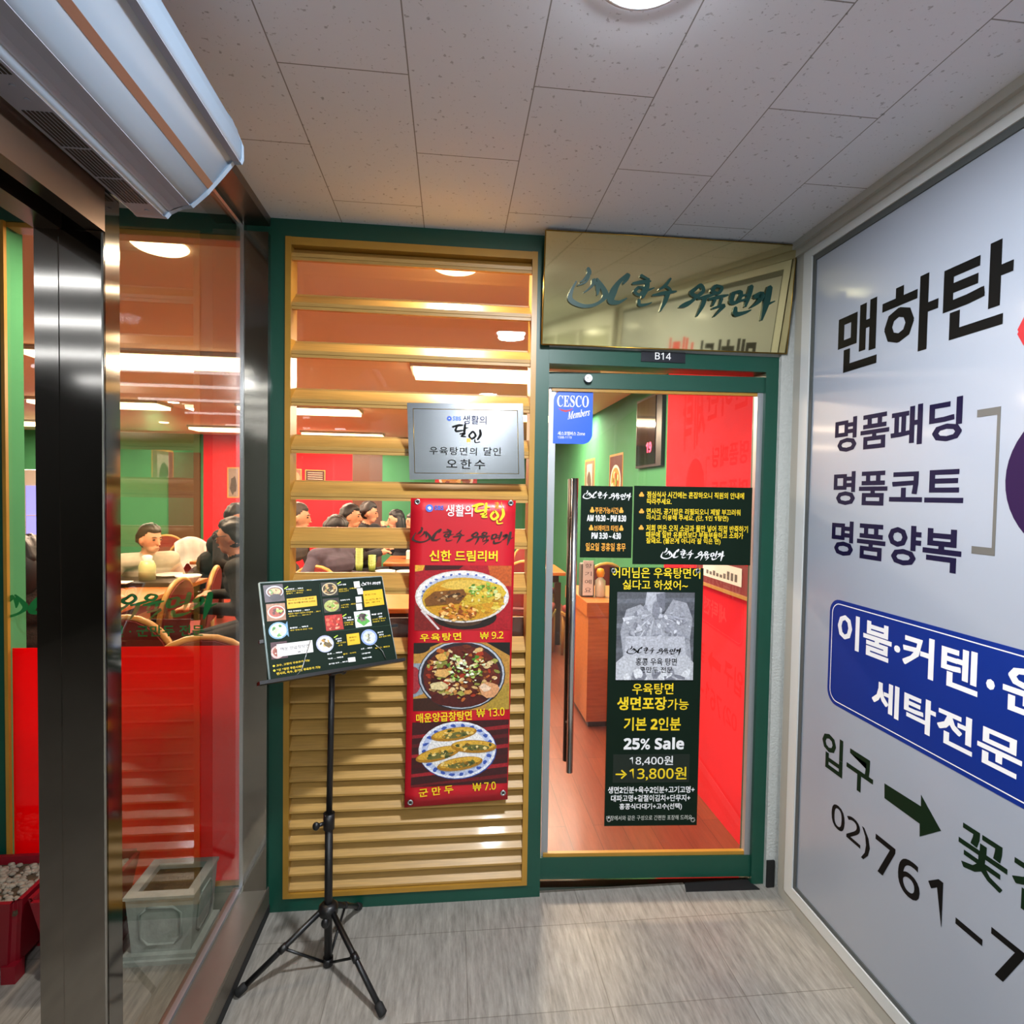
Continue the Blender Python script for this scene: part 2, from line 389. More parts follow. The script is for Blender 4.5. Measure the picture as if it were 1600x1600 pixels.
M_BRNW = mat('brown_panel', '#4a2c1c', .5, noise=.15, nscale=5, stretch=(20, 20, 1.5))
M_WOODT = mat('orange_wood', '#b5672c', .4, noise=.15, nscale=4, stretch=(2, 18, 18), coat=.15)
M_WOODD = mat('dark_wood', '#33200f', .4, noise=.15, nscale=6)
M_CHR = mat('red_upholstery', '#7f2420', .65, noise=.1, nscale=20); M_CHRF = mat('gold_wood_rim', '#b98a44', .4)
M_CER = mat('white_ceramic', '#ece6dc', .25); M_CUP = mat('green_plastic_cup', '#8fa04a', .35); M_PAPER = mat('white_paper', '#e9e6e0', .7)
M_BLKP = mat('black_tray', '#17120f', .4); M_STEELP = mat('steel_plate', '#8b8f93', .22, 1.0, noise=.05, nscale=3)
G_WIN = glass('clear_glass'); G_DOOR = glass('door_glass', (.97, .99, .98)); G_SIDE = glass('side_glass', (.93, .92, .88), ior=1.62)
F_RED = film('red_window_film', '#e30613', .62, clear=.02)
printmat()

# ------------------------------------------------------------------ room lights
def area(name, loc, size, power, col, shape='DISK', size_y=None, parent=None):
    d = bpy.data.lights.new(name, 'AREA'); d.shape = shape; d.size = size; d.energy = power; d.color = col
    if size_y: d.size_y = size_y
    o = bpy.data.objects.new(name, d); COL.objects.link(o); o.location = loc
    if parent: o.parent = parent
    return o
E_COOL = mat('lamp_diffuser_cool', '#eef4ff', .5, emit=150.0)
E_WARM = mat('lamp_diffuser_warm', '#ffd9a4', .5, emit=7.0)

# ------------------------------------------------------------------ the room shell
struct('floor', bx(-3.2, 1.96, -8.0, .06, -.1, 0), M_FLOOR)
struct('floor', bx(-6.2, 2.4, .06, 7.8, -.1, -.001), M_PLANK)
struct('ceiling', bx(-3.2, 1.96, -8.0, .1, CEIL, CEIL + .1), M_CEIL)
struct('ceiling', bx(-6.2, 2.4, .1, 7.8, CEIL_IN, CEIL_IN + .1), M_CEIL_IN)
# right wall of the corridor, its trims and the row of shop windows that goes on behind the camera
struct('wall_right', bx(1.915, 2.0, -8.0, .0, 0, CEIL), M_WHITEW)
b = B(); box(b, 1.865, 1.915, -8, -.0, 2.425, CEIL); box(b, 1.88, 1.915, -8, 0, 2.40, 2.425)
struct('trim_1', b, M_FRAMEB)
# plaster strip between the door frame and the corner, wall over the door
b = B(); box(b, 1.868, 1.915, -.018, .1, 0, CEIL); box(b, .98, 1.868, .0, .1, 2.05, CEIL)
struct('wall_front', b, M_WHITEW)
struct('baseboard_front', bx(1.869, 1.9, -.026, -.0, 0, .105), M_RUB)
# wall that hides the corridor's far end
M_LOBBY = mat('dark_stone', '#6a6863', .6)
struct('wall_back', bx(-3.2, -.12, -8.1, -8.0, 0, CEIL), M_LOBBY)
struct('wall_back', bx(-.12, 2.0, -8.1, -8.0, 0, CEIL), M_WHITEW)
# restaurant walls
struct('wall_right', bx(1.9, 1.96, .1, 1.2, 0, CEIL_IN), M_REDW)
b = B(); box(b, 2.17, 2.3, 1.2, 7.6, 0, CEIL_IN); box(b, 1.93, 2.17, 1.14, 1.2, 0, CEIL_IN)
struct('wall_right', b, M_GRNW)
b = B(); box(b, -6.2, -3.36, 7.6, 7.7, 0, CEIL_IN, 0); box(b, -3.36, -1.01, 7.6, 7.7, 0, CEIL_IN, 1)
box(b, -1.01, -.52, 7.6, 7.7, 0, CEIL_IN, 2); box(b, -.52, 2.0, 7.6, 7.7, 0, CEIL_IN, 0); box(b, 2.0, 2.3, 7.6, 7.7, 0, CEIL_IN, 1)
box(b, -3.88, -3.4, 7.57, 7.6, 0, 2.1, 2)
struct('wall_back', b, [M_GRNW, M_REDW, M_BRNW])
struct('wall_left', bx(-6.3, -6.2, .1, 7.7, 0, CEIL_IN), M_GRNW)
# front wall left of the window, and the outer side of the entrance lobby
b = B(); box(b, -6.2, -.905, 0, .1, 0, CEIL)
struct('wall_front', b, M_GREEN)
struct('wall_left', bx(-3.3, -3.2, -8, 0, 0, CEIL), M_LOBBY)

# left side: steel kerb, corner jamb, header, glass, sliding-door post
b = B(); box(b, -.12, .0, -.9, -.0, .02, .1, 0, bev=.003); box(b, -.1, .0025, -.9, -.0, 0, .095, 1); box(b, .0, .005, -.9, -.0, 0, .03, 2)
struct('baseboard_left', b, [mat('polished_ledge', '#958d80', .3, .75, noise=.06, nscale=8), mat('kerb_side', '#544d42', .4), M_RUB])
b = B(); box(b, -.078, .0, -.025, .0, .1, 2.39); box(b, -.09, -.078, -.03, .0, .1, 2.42, 1)
struct('trim_2', b, [M_STEEL, M_STEELB])
b = B(); box(b, -.12, 0, -.9, 0, 2.42, CEIL); box(b, -.09, -.08, -.87, -.03, 2.405, 2.42, 1)
struct('trim_3', b, [M_BRONZE, M_STEELB])
w = struct('window_1'); w.location = (-.095, -.45, 0)
obj('pane', bx(-.1, -.09, -.88, -.03, .11, 2.42), G_SIDE, w)
obj('frame', bx(-.102, -.086, -.88, -.03, .1, .112), M_ALU, w)
d2 = struct('door_2'); d2.location = (-.06, -.92, 0)
b = B(); box(b, -.12, 0, -.945, -.9, 0, 2.45); box(b, -.0775, -.0, -.951, -.945, 0, 1.975, bev=.0035)
obj('post', b, M_STEEL, d2)
b = B(); tube(b, [(-.1, -.9455, .135), (-.1, -.952, .135)], .004); obj('screw', b, M_STEELB, d2)
b = B(); box(b, -.03, 0, -2.25, -.945, 1.975, CEIL); box(b, -.12, -.073, -2.25, -.945, 1.975, CEIL); box(b, -.073, -.03, -2.25, -.945, 2.02, CEIL, 1)
obj('header', b, [M_BRONZE, M_DARK], d2)
obj('post', bx(-.12, 0, -2.3, -2.25, 0, 2.45), M_STEEL, d2)
b = B(); box(b, -.03, 0, -8, -2.3, 0, CEIL, 0); box(b, -.12, -.03, -8, -2.3, 0, CEIL, 1); struct('wall_left', b, [M_WHITEW, M_LOBBY])

# restaurant front window seen through the side glass
w = struct('window_2'); w.location = (-.45, .03, 0)
b = B(); box(b, -.905, .0, .0, .08, 2.385, CEIL); box(b, -.905, -.855, .0, .08, 0, 2.385); box(b, -.855, 0, .0, .08, 0, .1); box(b, -.05, 0, .0, .08, .1, 2.385)
obj('frame', b, M_GREEN, w)
obj('lit_jamb_face', bx(-.87, -.8545, .02, .095, .1, 2.385), M_GRNW, w)  # inner side of the green frame, interior light put into a paler green
b = B(); box(b, -.856, -.845, -.003, .010, .1, 2.385); box(b, -.846, -.05, .01, .07, 2.37, 2.385); box(b, -.846, -.05, .01, .07, .1, .115)
obj('gold_bead', b, M_GOLDF, w)
obj('pane', bx(-.8545, -.05, .011, .017, .115, 2.37), G_WIN, w)
obj('red_film', bx(-.846, -.05, .018, .020, .115, .96), F_RED, w)

# louvred window: green frame, backing, pane
w = struct('window_3'); w.location = (.48, .03, 0)
b = B(); box(b, 0, .0505, .0, .09, 0, CEIL); box(b, .9315, .98, .0, .09, 0, CEIL); box(b, .0505, .9315, .0, .09, 2.389, CEIL); box(b, .0505, .9315, .0, .09, 0, .05)
obj('frame', b, M_GREEN, w)
obj('pane', bx(.0505, .9315, .078, .084, .05, 2.389), G_WIN, w)
obj('backing_board', bx(.0505, .9315, .086, .094, .05, 1.04), M_BRNW, w)
lv = thing('louver_screen', 'honey-coloured wooden louver screen filling the green window frame', 'louver screen', (.49, .0, .05))
b = B(); box(b, .0505, .07, -.006, .075, .05, 2.389); box(b, .912, .9315, -.006, .075, .05, 2.389); box(b, .07, .912, -.004, .075, 2.362, 2.389); box(b, .07, .912, -.006, .075, .05, .066)
obj('frame', b, M_GOLDF, lv)
b = B()
def blade(z, d=.05, t=.011):          # blade sloping down and outwards; z = its lower front edge
    prism(b, [(.003, z), (.003 + .006, z - .002), (.003 + d, z + .043), (.003 + d - .006, z + .049), (.0025, z + .008)], 'x', .07, .912)
k = 0
while .092 + .0572 * k < 1.0: blade(.069 + .0572 * k); k += 1
for z in (1.156, 1.322, 1.492, 1.656, 1.822, 1.990, 2.156, 2.325):
    prism(b, [(.004, z + .0), (.012, z - .004), (.066, z + .036), (.066, z + .05), (.056, z + .052), (.003, z + .012)], 'x', .07, .912)
    box(b, .07, .912, .058, .074, z + .03, z + .058)
    box(b, .07, .912, .004, .02, z - .012, z - .002)
obj('slats', b, M_GOLDW, lv)

# glass door: frame fixed to the wall, leaf ajar
d1 = struct('door_1'); d1.location = (1.4, .03, 0)
b = B(); box(b, .98, .9815, .0, .09, 0, 2.05); box(b, 1.818, 1.868, -.002, .09, 0, 2.05); box(b, .98, 1.818, -.002, .09, 1.992, 2.05)
obj('frame', b, M_GREEN, d1)
obj('threshold', bx(.985, 1.818, .02, .085, 0, .008), M_STEEL, d1)
DL, DD, DN = Vector((.985, .0602, 0)), Vector((.9982, -.05987, 0)), Vector((-.05987, -.9982, 0))
def P(s, n, z): return DL + DD * s + DN * n + Vector((0, 0, z))
def dbox(bm, s0, s1, n0, n1, z0, z1, mi=0):
    t = B(); box(t, s0, s1, -n1, -n0, z0, z1)
    M = Matrix((( DD.x, -DN.x, 0, DL.x), (DD.y, -DN.y, 0, DL.y), (0, 0, 1, 0), (0, 0, 0, 1)))
    bmesh.ops.transform(t, matrix=M, verts=t.verts); o = len(bm.verts); vs = [bm.verts.new(v.co) for v in t.verts]
    t.verts.index_update()
    for f in t.faces: bm.faces.new([vs[v.index] for v in f.verts]).material_index = mi
    t.free(); return bm
obj('top_rail', dbox(B(), 0, .838, -.04, 0, 1.916, 1.975), M_GREEN, d1)
obj('bottom_rail', dbox(B(), 0, .838, -.04, 0, .024, .108), M_GREEN, d1)
b = B(); dbox(b, .018, .838, -.022, -.006, .108, .122); dbox(b, .018, .838, -.022, -.006, 1.904, 1.916); obj('gold_bead', b, M_GOLDF, d1)
b = B(); dbox(b, .010, .036, -.024, -.0135, .108, 1.916); obj('edge_strip', b, M_ALU, d1)
b = B(); dbox(b, .812, .838, -.03, -.004, .108, 1.916); obj('edge_strip', b, M_ALU, d1)
obj('glass_pane', dbox(B(), .03, .826, -.024, -.014, .115, 1.912), G_DOOR, d1)
b = B(); tube(b, [P(.108, .03, .46), P(.108, .03, 1.575)], .0125, 16)
for z in (.62, 1.42): tube(b, [P(.108, -.014, z), P(.108, .03, z)], .007)
obj('handle', b, M_STEELB, d1)
b = B(); tube(b, [P(.108, -.066, .46), P(.108, -.066, 1.575)], .0125, 16)
for z in (.62, 1.42): tube(b, [P(.108, -.024, z), P(.108, -.066, z)], .007)
obj('handle', b, mat('dark_bronze', '#2a211a', .35, .8), d1)
b = B(); tube(b, [P(.153, 0, 1.950), P(.153, .012, 1.950)], .0165, 20, 1); tube(b, [P(.153, .012, 1.950), P(.153, .02, 1.950)], .0145, 20, 0); tube(b, [P(.150, .02, 1.9505), P(.150, .0204, 1.9505)], .002, 8, 1)
obj('lock', b, [M_ALU, M_BLACK], d1)

# ------------------------------------------------------------------ laundry sign on the right wall
sg = thing('advertising_panel', 'large pale laundry advertising panel with big lettering on the right wall', 'sign', (1.905, -1.0, 0))
b = B(); Y0, Y1 = -.058, -2.35
box(b, 1.893, 1.915, -.103, Y0, 0, 2.40); box(b, 1.893, 1.915, Y1, -.103, 0, .045); box(b, 1.893, 1.915, Y1, Y1 + .045, .045, 2.4)
obj('outer_frame', b, M_FRAMEB, sg)
b = B(); box(b, 1.890, 1.915, -.15, -.103, .045, 2.4); box(b, 1.890, 1.915, Y1 + .045, -.15, .045, .086); box(b, 1.890, 1.915, Y1 + .045, -.15, 2.372, 2.4)
obj('inner_frame', b, M_FRAMEW, sg)
b = B(); box(b, 1.895, 1.915, -.166, -.15, .086, 2.372); box(b, 1.895, 1.915, Y1 + .045, -.166, .086, .1); box(b, 1.895, 1.915, Y1 + .045, -.166, 2.352, 2.372)
obj('gasket', b, M_GASK, sg)
obj('panel', bx(1.9, 1.914, Y1 + .045, -.166, .1, 2.352), M_PANEL, sg)
T(sg, '맨하탄', ((1.8995,-0.2911,2.1251),(1.8995,-0.8815,2.1251),(1.8995,-0.2911,1.9206)), M_BLK, .03)
T(sg, '세탁', ((1.8995, -0.8967, 2.15), (1.8995, -1.33, 2.15), (1.8995, -0.8967, 1.79)), M_REDI, .03)
T(sg, '명품패딩', ((1.8995,-0.2914,1.7759),(1.8995,-0.7663,1.7759),(1.8995,-0.2914,1.666)), M_NAVY, .028)
T(sg, '명품코트', ((1.8995,-0.2936,1.6022),(1.8995,-0.7776,1.6022),(1.8995,-0.2936,1.4942)), M_NAVY, .028)
T(sg, '명품양복', ((1.8995,-0.2922,1.4421),(1.8995,-0.7785,1.4421),(1.8995,-0.2922,1.3289)), M_NAVY, .028)
y0, y1, z1, z0 = -0.806, -0.8577, 1.7341, 1.385
b = B(); box(b, 1.8992, 1.9, y1 - .008, y1, z0, z1); box(b, 1.8992, 1.9, y1, y0, z1 - .018, z1); box(b, 1.8992, 1.9, y1, y0, z0, z0 + .018)
obj('bracket', b, M_GRYI, sg)
b = B(); prism(b, [(-1.057 + .173*math.cos(t*math.pi/24), 1.5615 + .173*math.sin(t*math.pi/24)) for t in range(48)], 'x', 1.8992, 1.9); obj('purple_disc', b, M_PUR, sg)
def rrect(y0, y1, z0, z1, r):
    pts = []
    for cy, cz, a0 in ((y1 - r, z1 - r, 0), (y0 + r, z1 - r, 90), (y0 + r, z0 + r, 180), (y1 - r, z0 + r, 270)):
        pts += [(cy + r*math.cos(math.radians(a0 + a)), cz + r*math.sin(math.radians(a0 + a))) for a in range(0, 91, 15)]
    return pts
ya, za, zb = -0.2962, 1.1832, 0.834
obj('blue_panel', prism(B(), rrect(-1.75, ya, zb, za, .045), 'x', 1.8992, 1.9), M_BLUE, sg)
b = B(); o_, i_ = rrect(-1.738, ya - .012, zb + .012, za - .012, .036), rrect(-1.735, ya - .015, zb + .015, za - .015, .033); X = 1.8988
for i in range(len(o_)):
    j = (i + 1) % len(o_); quad(b, [(X, *o_[i]), (X, *o_[j]), (X, *i_[j]), (X, *i_[i])])
obj('white_outline', b, M_WHT, sg)
T(sg, '이불·커텐', ((1.8988,-0.3382,1.1469),(1.8988,-0.8378,1.1469),(1.8988,-0.3382,1.038)), M_WHT, .028)
T(sg, '·', ((1.8988, -0.8586, 1.0949), (1.8988, -0.8806, 1.0949), (1.8988, -0.8586, 1.0694)), M_WHT)
T(sg, '운동화', ((1.8988, -0.8996, 1.1467), (1.8988, -1.2396, 1.1467), (1.8988, -0.8996, 1.0377)), M_WHT, .028)
T(sg, '세탁전문', ((1.8988,-0.4986,0.9825),(1.8988,-0.9507,0.9825),(1.8988,-0.4986,0.8887)), M_WHT, .028)
T(sg, '입구', ((1.8995,-0.2797,0.732),(1.8995,-0.5145,0.732),(1.8995,-0.2797,0.6076)), M_GRNT, .024)
aq = [(1.8995,-0.5592,0.6858), (1.8995,-0.6885,0.6895), (1.8995,-0.6871,0.7203), (1.8995,-0.7522,0.6611), (1.8995,-0.6882,0.6069), (1.8995,-0.6866,0.6411), (1.8995,-0.5612,0.6433)]
obj('arrow', prism(B(), [p[1:] for p in aq], 'x', 1.8992, 1.9), M_GRNT, sg)
T(sg, '꽃집', ((1.8995, -0.8036, 0.7234), (1.8995, -1.0519, 0.7234), (1.8995, -0.8036, 0.6113)), M_GRNT, .02)
T(sg, '02)', ((1.8995,-0.3377,0.5133),(1.8995,-0.5118,0.5133),(1.8995,-0.3377,0.4126)), M_BLK, .0125)
T(sg, '7', ((1.8995,-0.5327,0.521),(1.8995,-0.6082,0.521),(1.8995,-0.5327,0.415)), M_BLK, .0175)
T(sg, '6', ((1.8995,-0.6202,0.5229),(1.8995,-0.6953,0.5229),(1.8995,-0.6202,0.419)), M_BLK, .0175)
T(sg, '1', ((1.8995,-0.7205,0.533),(1.8995,-0.7655,0.533),(1.8995,-0.7205,0.4147)), M_BLK, .0175)
T(sg, '–', ((1.8995,-0.8041,0.4722),(1.8995,-0.8765,0.4722),(1.8995,-0.8041,0.4564)), M_BLK)
T(sg, '7', ((1.8995,-0.8967,0.5196),(1.8995,-0.9734,0.5196),(1.8995,-0.8967,0.4158)), M_BLK, .0175)

# row of shop windows farther back along the right wall (they mirror in the brass sign)
for i in range(4):
    ya = -2.5 - 1.25 * i; w = struct('window_%d' % (4 + i)); w.location = (1.9, ya - .55, 0)
    b = B(); box(b, 1.88, 1.915, ya - .08, ya, 0, 2.4); box(b, 1.88, 1.915, ya - 1.25, ya - .08, 2.28, 2.4); box(b, 1.88, 1.915, ya - 1.25, ya - .08, 0, .12)
    obj('frame', b, M_FRAMEW, w); obj('pane', bx(1.898, 1.914, ya - 1.25, ya - .08, .12, 2.28), mat('frosted_window', '#aeb3a4', .15, coat=.3), w)

def tube_lamp(x, y, L, label):
    t = thing('tube_light', label, 'ceiling light', (x, y, CEIL), 0, 'tube lights in the lobby ceiling')
    obj('housing', bx(x - L/2, x + L/2, y - .06, y + .06, CEIL - .03, CEIL), M_FRAMEW, t)
    obj('diffuser', bx(x - L/2, x + L/2, y - .014, y + .014, CEIL - .05, CEIL - .03), mat('tube_white', '#f2f6ff', .5, emit=12.0), t)
for i, y in enumerate((-2.55, -3.2, -4.0, -5.0, -6.2, -7.4)): tube_lamp(-1.7, y, 1.6, 'white tube light in the lobby ceiling, mirrored in the steel post')

# ------------------------------------------------------------------ corridor lamps
def downlight(x, y, label):
    t = thing('ceiling_downlight', label, 'ceiling light', (x, y, CEIL), 0, 'round corridor downlights')
    b = B(); lathe(b, (x, y, CEIL), [(.098, -.001), (.1, -.008), (.088, -.014), (.084, -.004), (.098, -.001)], 40); obj('ring', b, M_FRAMEW, t)
    b = B(); lathe(b, (x, y, CEIL), [(0, -.03), (.03, -.029), (.058, -.024), (.076, -.016), (.084, -.006), (.084, -.002), (0, -.002)], 40); obj('diffuser', b, E_COOL, t)
    l = area('lamp', (0, 0, -.034), .15, CORRIDOR_W * (1.0 if y > -2 else .8), CORRIDOR_COL, parent=t)
    return t
dl = downlight(.962, -1.075, 'round white downlight glowing in the tiled corridor ceiling')
for y in (-3.1, -5.1, -7.1): downlight(.962, y, 'round white downlight farther back in the corridor ceiling')

# ------------------------------------------------------------------ air curtain over the sliding door
ac = thing('air_curtain', 'long white air curtain with a brown stripe mounted over the sliding door', 'air curtain', (.0, -1.4, 2.054))
ye, yb = -.84, -2.25
b = B(); prism(b, [(0, 2.054), (.058, 2.053), (.062, 2.0575), (.066, 2.062), (.076, 2.069), (.0865, 2.0735), (.0975, 2.076), (.106, 2.078), (.113, 2.0835), (.12, 2.0895), (.127, 2.0965), (.134, 2.104), (.141, 2.112), (.148, 2.1205), (.1545, 2.129), (.161, 2.138), (.167, 2.147), (.173, 2.1555), (.179, 2.163), (.187, 2.170), (.200, 2.1705), (.2035, 2.178), (.203, 2.205), (.196, 2.232), (.182, 2.255), (.1625, 2.277), (.13, 2.293), (.06, 2.30), (0, 2.30)], 'y', yb, ye - .012)

for f in b.faces: f.smooth = len(f.verts) == 4
bmesh.ops.split_edges(b, edges=[e for e in b.edges if len(e.link_faces) == 2 and e.calc_face_angle(0) > .45])
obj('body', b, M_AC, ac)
b = B(); prism(b, [(.0, 2.0525), (.059, 2.0515), (.066, 2.0605), (.0865, 2.072), (.1075, 2.0765), (.137, 2.105), (.1495, 2.121), (.1672, 2.1425), (.187, 2.1685), (.2015, 2.169), (.205, 2.178), (.2045, 2.206), (.183, 2.257), (.163, 2.279), (.06, 2.302), (0, 2.302)], 'y', ye - .012, ye)
obj('end_cap', b, M_AC, ac)
b = B(); prism(b, [(.1405, 2.1105), (.150, 2.1215), (.149, 2.1245), (.139, 2.113)], 'y', yb, ye - .012); obj('brown_stripe', b, mat('brown_stripe', '#6b4a3a', .4), ac)
b = B(); prism(b, [(.187, 2.1688), (.2005, 2.1692), (.2, 2.172), (.187, 2.1715)], 'y', yb, ye - .012); obj('grey_band', b, M_ACG, ac)
b = B(); prism(b, [(.067, 2.0615), (.0765, 2.068), (.0865, 2.0722), (.0975, 2.0748), (.1055, 2.0768), (.1055, 2.079), (.067, 2.064)], 'y', yb, ye - .012); obj('shaded_hollow', b, M_ACG, ac)  # shade in the concave underside, put in as a grey strip
b = B(); box(b, .004, .056, yb, ye - .012, 2.0515, 2.054)
obj('bottom_plate', b, M_ACG, ac)
for y0_, y1_ in ((-1.16, -.9), (-1.6, -1.235)):
    b = B()
    for i in range(7): box(b, .010 + .0062*i, .0138 + .0062*i, y0_, y1_, 2.0508, 2.0516, 0)
    for yy in (y0_ + (y1_ - y0_)/3, y0_ + 2*(y1_ - y0_)/3): box(b, .009, .052, yy - .002, yy + .002, 2.0503, 2.0509, 1)
    obj('grille', b, [M_DARK, M_ACG], ac)
for y in (-.872, -1.185, -1.212):
    b = B(); tube(b, [(.035, y, 2.0516), (.035, y, 2.0500)], .004); obj('screw', b, M_ACG, ac)

# ------------------------------------------------------------------ brass shop sign over the door
bs = thing('brass_sign', 'polished brass sign with raised dark green brush lettering above the glass door', 'sign', (1.415, -.05, 2.24))
sTL, sTR, sBL = (.948, -.072, 2.4365), (1.883, -.072, 2.4425), (.948, -.026, 2.0525); sn = Vector((0, -.993, -.1185))
obj('panel', slab(B(), sTL, sTR, sBL, .022, sn), M_BRASS, bs)
b = B(); v = lambda p: Vector(p) - sn * .0005
tube(b, [v(sTL), v(sTR)], .0022, 6); tube(b, [v(sTL), v(sBL)], .0028, 6); BRc = Vector(sTR) + Vector(sBL) - Vector(sTL); tube(b, [v(sBL), v(BRc)], .0026, 6); tube(b, [v(sTR), v(BRc)], .0022, 6)
obj('edge', b, M_BRASSE, bs)
lq = ((1.0321,-0.0582,2.321), (1.8118,-0.0589,2.3265), (1.0344,-0.0396,2.1652))
v_, f_ = stroke_polys(LOGO['icon']); allv = _LG[0]; mn, mx = allv.min(0), allv.max(0)
def sub(strokes):     # sub-rectangle of the whole logo for these strokes
    vv, ff = stroke_polys(strokes); a, c = vv.min(0), vv.max(0); TL, TR, BL = map(Vector, lq)
    U = lambda x, y: TL + (TR - TL) * ((x - mn[0]) / (mx[0] - mn[0])) + (BL - TL) * ((mx[1] - y) / (mx[1] - mn[1]))
    return (vv, ff), (U(a[0], c[1]), U(c[0], c[1]), U(a[0], a[1]))
g, q = sub(LOGO['icon']); logo(bs, q, M_LOGOG, 'bowl_emblem', sn * .001, .007, sn, g)
g, q = sub(LOGO['name']); logo(bs, q, M_LOGOG, 'lettering', sn * .001, .007, sn, g)

np_ = thing('room_number_plate', 'small dark plate reading B14 on the green door lintel', 'number plate', (1.41, -.006, 2.03))
obj('plate', bx(1.3247, 1.4947, -.0065, -.0021, 2.012, 2.05), mat('plate_dark', '#171a22', .4), np_)
T(np_, 'B14', ((1.3771,-0.007,2.0468),(1.4386,-0.007,2.0468),(1.3771,-0.007,2.0209)), M_WHT, .006)

# ------------------------------------------------------------------ steel plaque
pq = thing('steel_plaque', 'brushed steel award plaque with black Korean lettering on the louver', 'plaque', (.68, -.03, 1.7))
pT = ((0.4726,-0.03,1.8262),(0.8828,-0.03,1.8376),(0.4843,-0.03,1.5567))
pn = Vector((0, -1, 0)); obj('plate', slab(B(), *pT, .004, pn), M_STEELP, pq)
a1, a2, a3 = ((0.4939,-0.0304,1.8067),(0.8635,-0.0304,1.8117),(0.502,-0.0304,1.5807))
A1, A2, A3 = map(Vector, (a1, a2, a3)); A4 = A2 + A3 - A1
b = B()
for p, r in ((A1, A2), (A2, A4), (A4, A3), (A3, A1)): tube(b, [p, r], .0011, 6)
obj('gold_border', b, M_BRASSE, pq)
T(pq, '생활의', ((0.6684,-0.0306,1.7898),(0.7526,-0.0306,1.7898),(0.6684,-0.0306,1.758)), M_NAVY, .012); 
b = B(); tube(b, [(0.6208,-0.03,1.7758), (0.6208,-0.031,1.7757)], .0085, 20); obj('blue_dot_logo', b, mat('logo_blue', '#3f66c8', .4), pq)
b = B(); tube(b, [(0.6208,-0.031,1.7757), (0.6208,-0.0313,1.7756)], .003, 14); obj('white_dot', b, M_WHT, pq)
T(pq, 'SBS', ((0.6332,-0.0306,1.7845),(0.6626,-0.0306,1.7845),(0.6332,-0.0306,1.7686)), MATS['logo_blue'], .02)
logo(pq, ((0.6305,-0.0306,1.7595),(0.7373,-0.0306,1.7595),(0.6305,-0.0306,1.6914)), M_BLK, 'brush_lettering', which=_DA)
b = B(); box(b, *(0.683,0.6966), -.0308, -.0303, *(1.6939,1.7075)); obj('seal', b, M_ORG, pq)
T(pq, '우육탕면의', ((0.5526,-0.0306,1.6754),(0.72,-0.0306,1.6754),(0.5526,-0.0306,1.6471)), M_BLK, .01, spacing=1.2)
T(pq, '달인', ((0.744,-0.0306,1.6778),(0.8059,-0.0306,1.6778),(0.744,-0.0306,1.6481)), M_BLK, .01, spacing=1.1)
T(pq, '오한수', ((0.6128,-0.0306,1.6334),(0.7504,-0.0306,1.6334),(0.6128,-0.0306,1.5981)), M_BLK, .015, spacing=1.35)

# ------------------------------------------------------------------ red menu banner on the louver
rb = thing('red_menu_banner', 'tall red vinyl menu banner with three food photos hanging on the louver', 'banner', (.67, -.03, .95))
cT = [Vector(p) for p in ((0.4892,-0.026,1.4923), (0.8637,-0.026,1.489), (0.8513,-0.026,0.3915), (0.4786,-0.026,0.3764))]
b = B(); N_ = 24; rows = []
for i in range(N_ + 1):
    t = i / N_; row = []
    for k in range(9):
        u = k / 8; p = (cT[0]*(1-u) + cT[1]*u) * (1-t) + (cT[3]*(1-u) + cT[2]*u) * t
        row.append(b.verts.new(p + Vector((0, .0006 * math.sin(9*t + u), 0))))
    rows.append(row)
for r0, r1 in zip(rows, rows[1:]):
    for k in range(8): b.faces.new((r0[k], r0[k+1], r1[k+1], r1[k])).smooth = True
g = bmesh.ops.extrude_face_region(b, geom=b.faces[:]); bmesh.ops.translate(b, vec=(0, .0012, 0), verts=[e for e in g['geom'] if isinstance(e, bmesh.types.BMVert)])
obj('sheet', b, M_REDB, rb)
YB = -.0275
for p in ((0.5119,-0.0275,1.4791), (0.8451,-0.0275,1.4795), (0.4989,-0.0275,0.3951), (0.8343,-0.0275,0.4168)):
    b = B(); p = Vector(p); lathe(b, (0, 0, 0), [(.0045, 0), (.006, .0014), (.0098, .0012), (.0105, 0)], 20, 0); lathe(b, (0, 0, 0), [(0, .0003), (.0047, .0003)], 20, 1)
    bmesh.ops.transform(b, matrix=Matrix.Translation(p) @ Matrix.Rotation(math.pi/2, 4, 'X'), verts=b.verts); obj('grommet', b, [M_STEELB, M_DARK], rb)
b = B(); tube(b, [(0.5548,-0.0265,1.4569), (0.5549,-0.028,1.457)], .0135, 24); obj('blue_dot_logo', b, MATS['logo_blue'], rb)
b = B(); tube(b, [(0.5549,-0.028,1.457), (0.5549,-0.0284,1.457)], .006, 18); obj('white_dot', b, M_WHT, rb)
T(rb, 'SBS', ((0.5729,-0.0277,1.4666),(0.6045,-0.0277,1.4666),(0.5729,-0.0277,1.4506)), MATS['logo_blue'], .02)
T(rb, '생활의', ((0.6137,-0.0277,1.471),(0.7083,-0.0277,1.471),(0.6137,-0.0277,1.4287)), M_WHT, .01)
logo(rb, ((0.7049,-0.0305,1.4806),(0.8245,-0.0305,1.4806),(0.7049,-0.0305,1.4024)), M_YEL, 'brush_lettering', which=_DA)
T(rb, '達人', ((0.7873,-0.0277,1.4835),(0.8197,-0.0277,1.4835),(0.7873,-0.0277,1.4581)), M_ORG, .01)
logo(rb, ((0.4949,-0.0277,1.3903),(0.8582,-0.0277,1.3894),(0.4934,-0.0277,1.3265)), mat('logo_dark', '#2c1a14', .4))
T(rb, '신한 드림리버', ((0.557,-0.0305,1.3074),(0.8003,-0.0305,1.3074),(0.557,-0.0305,1.2683)), M_YEL, .022)
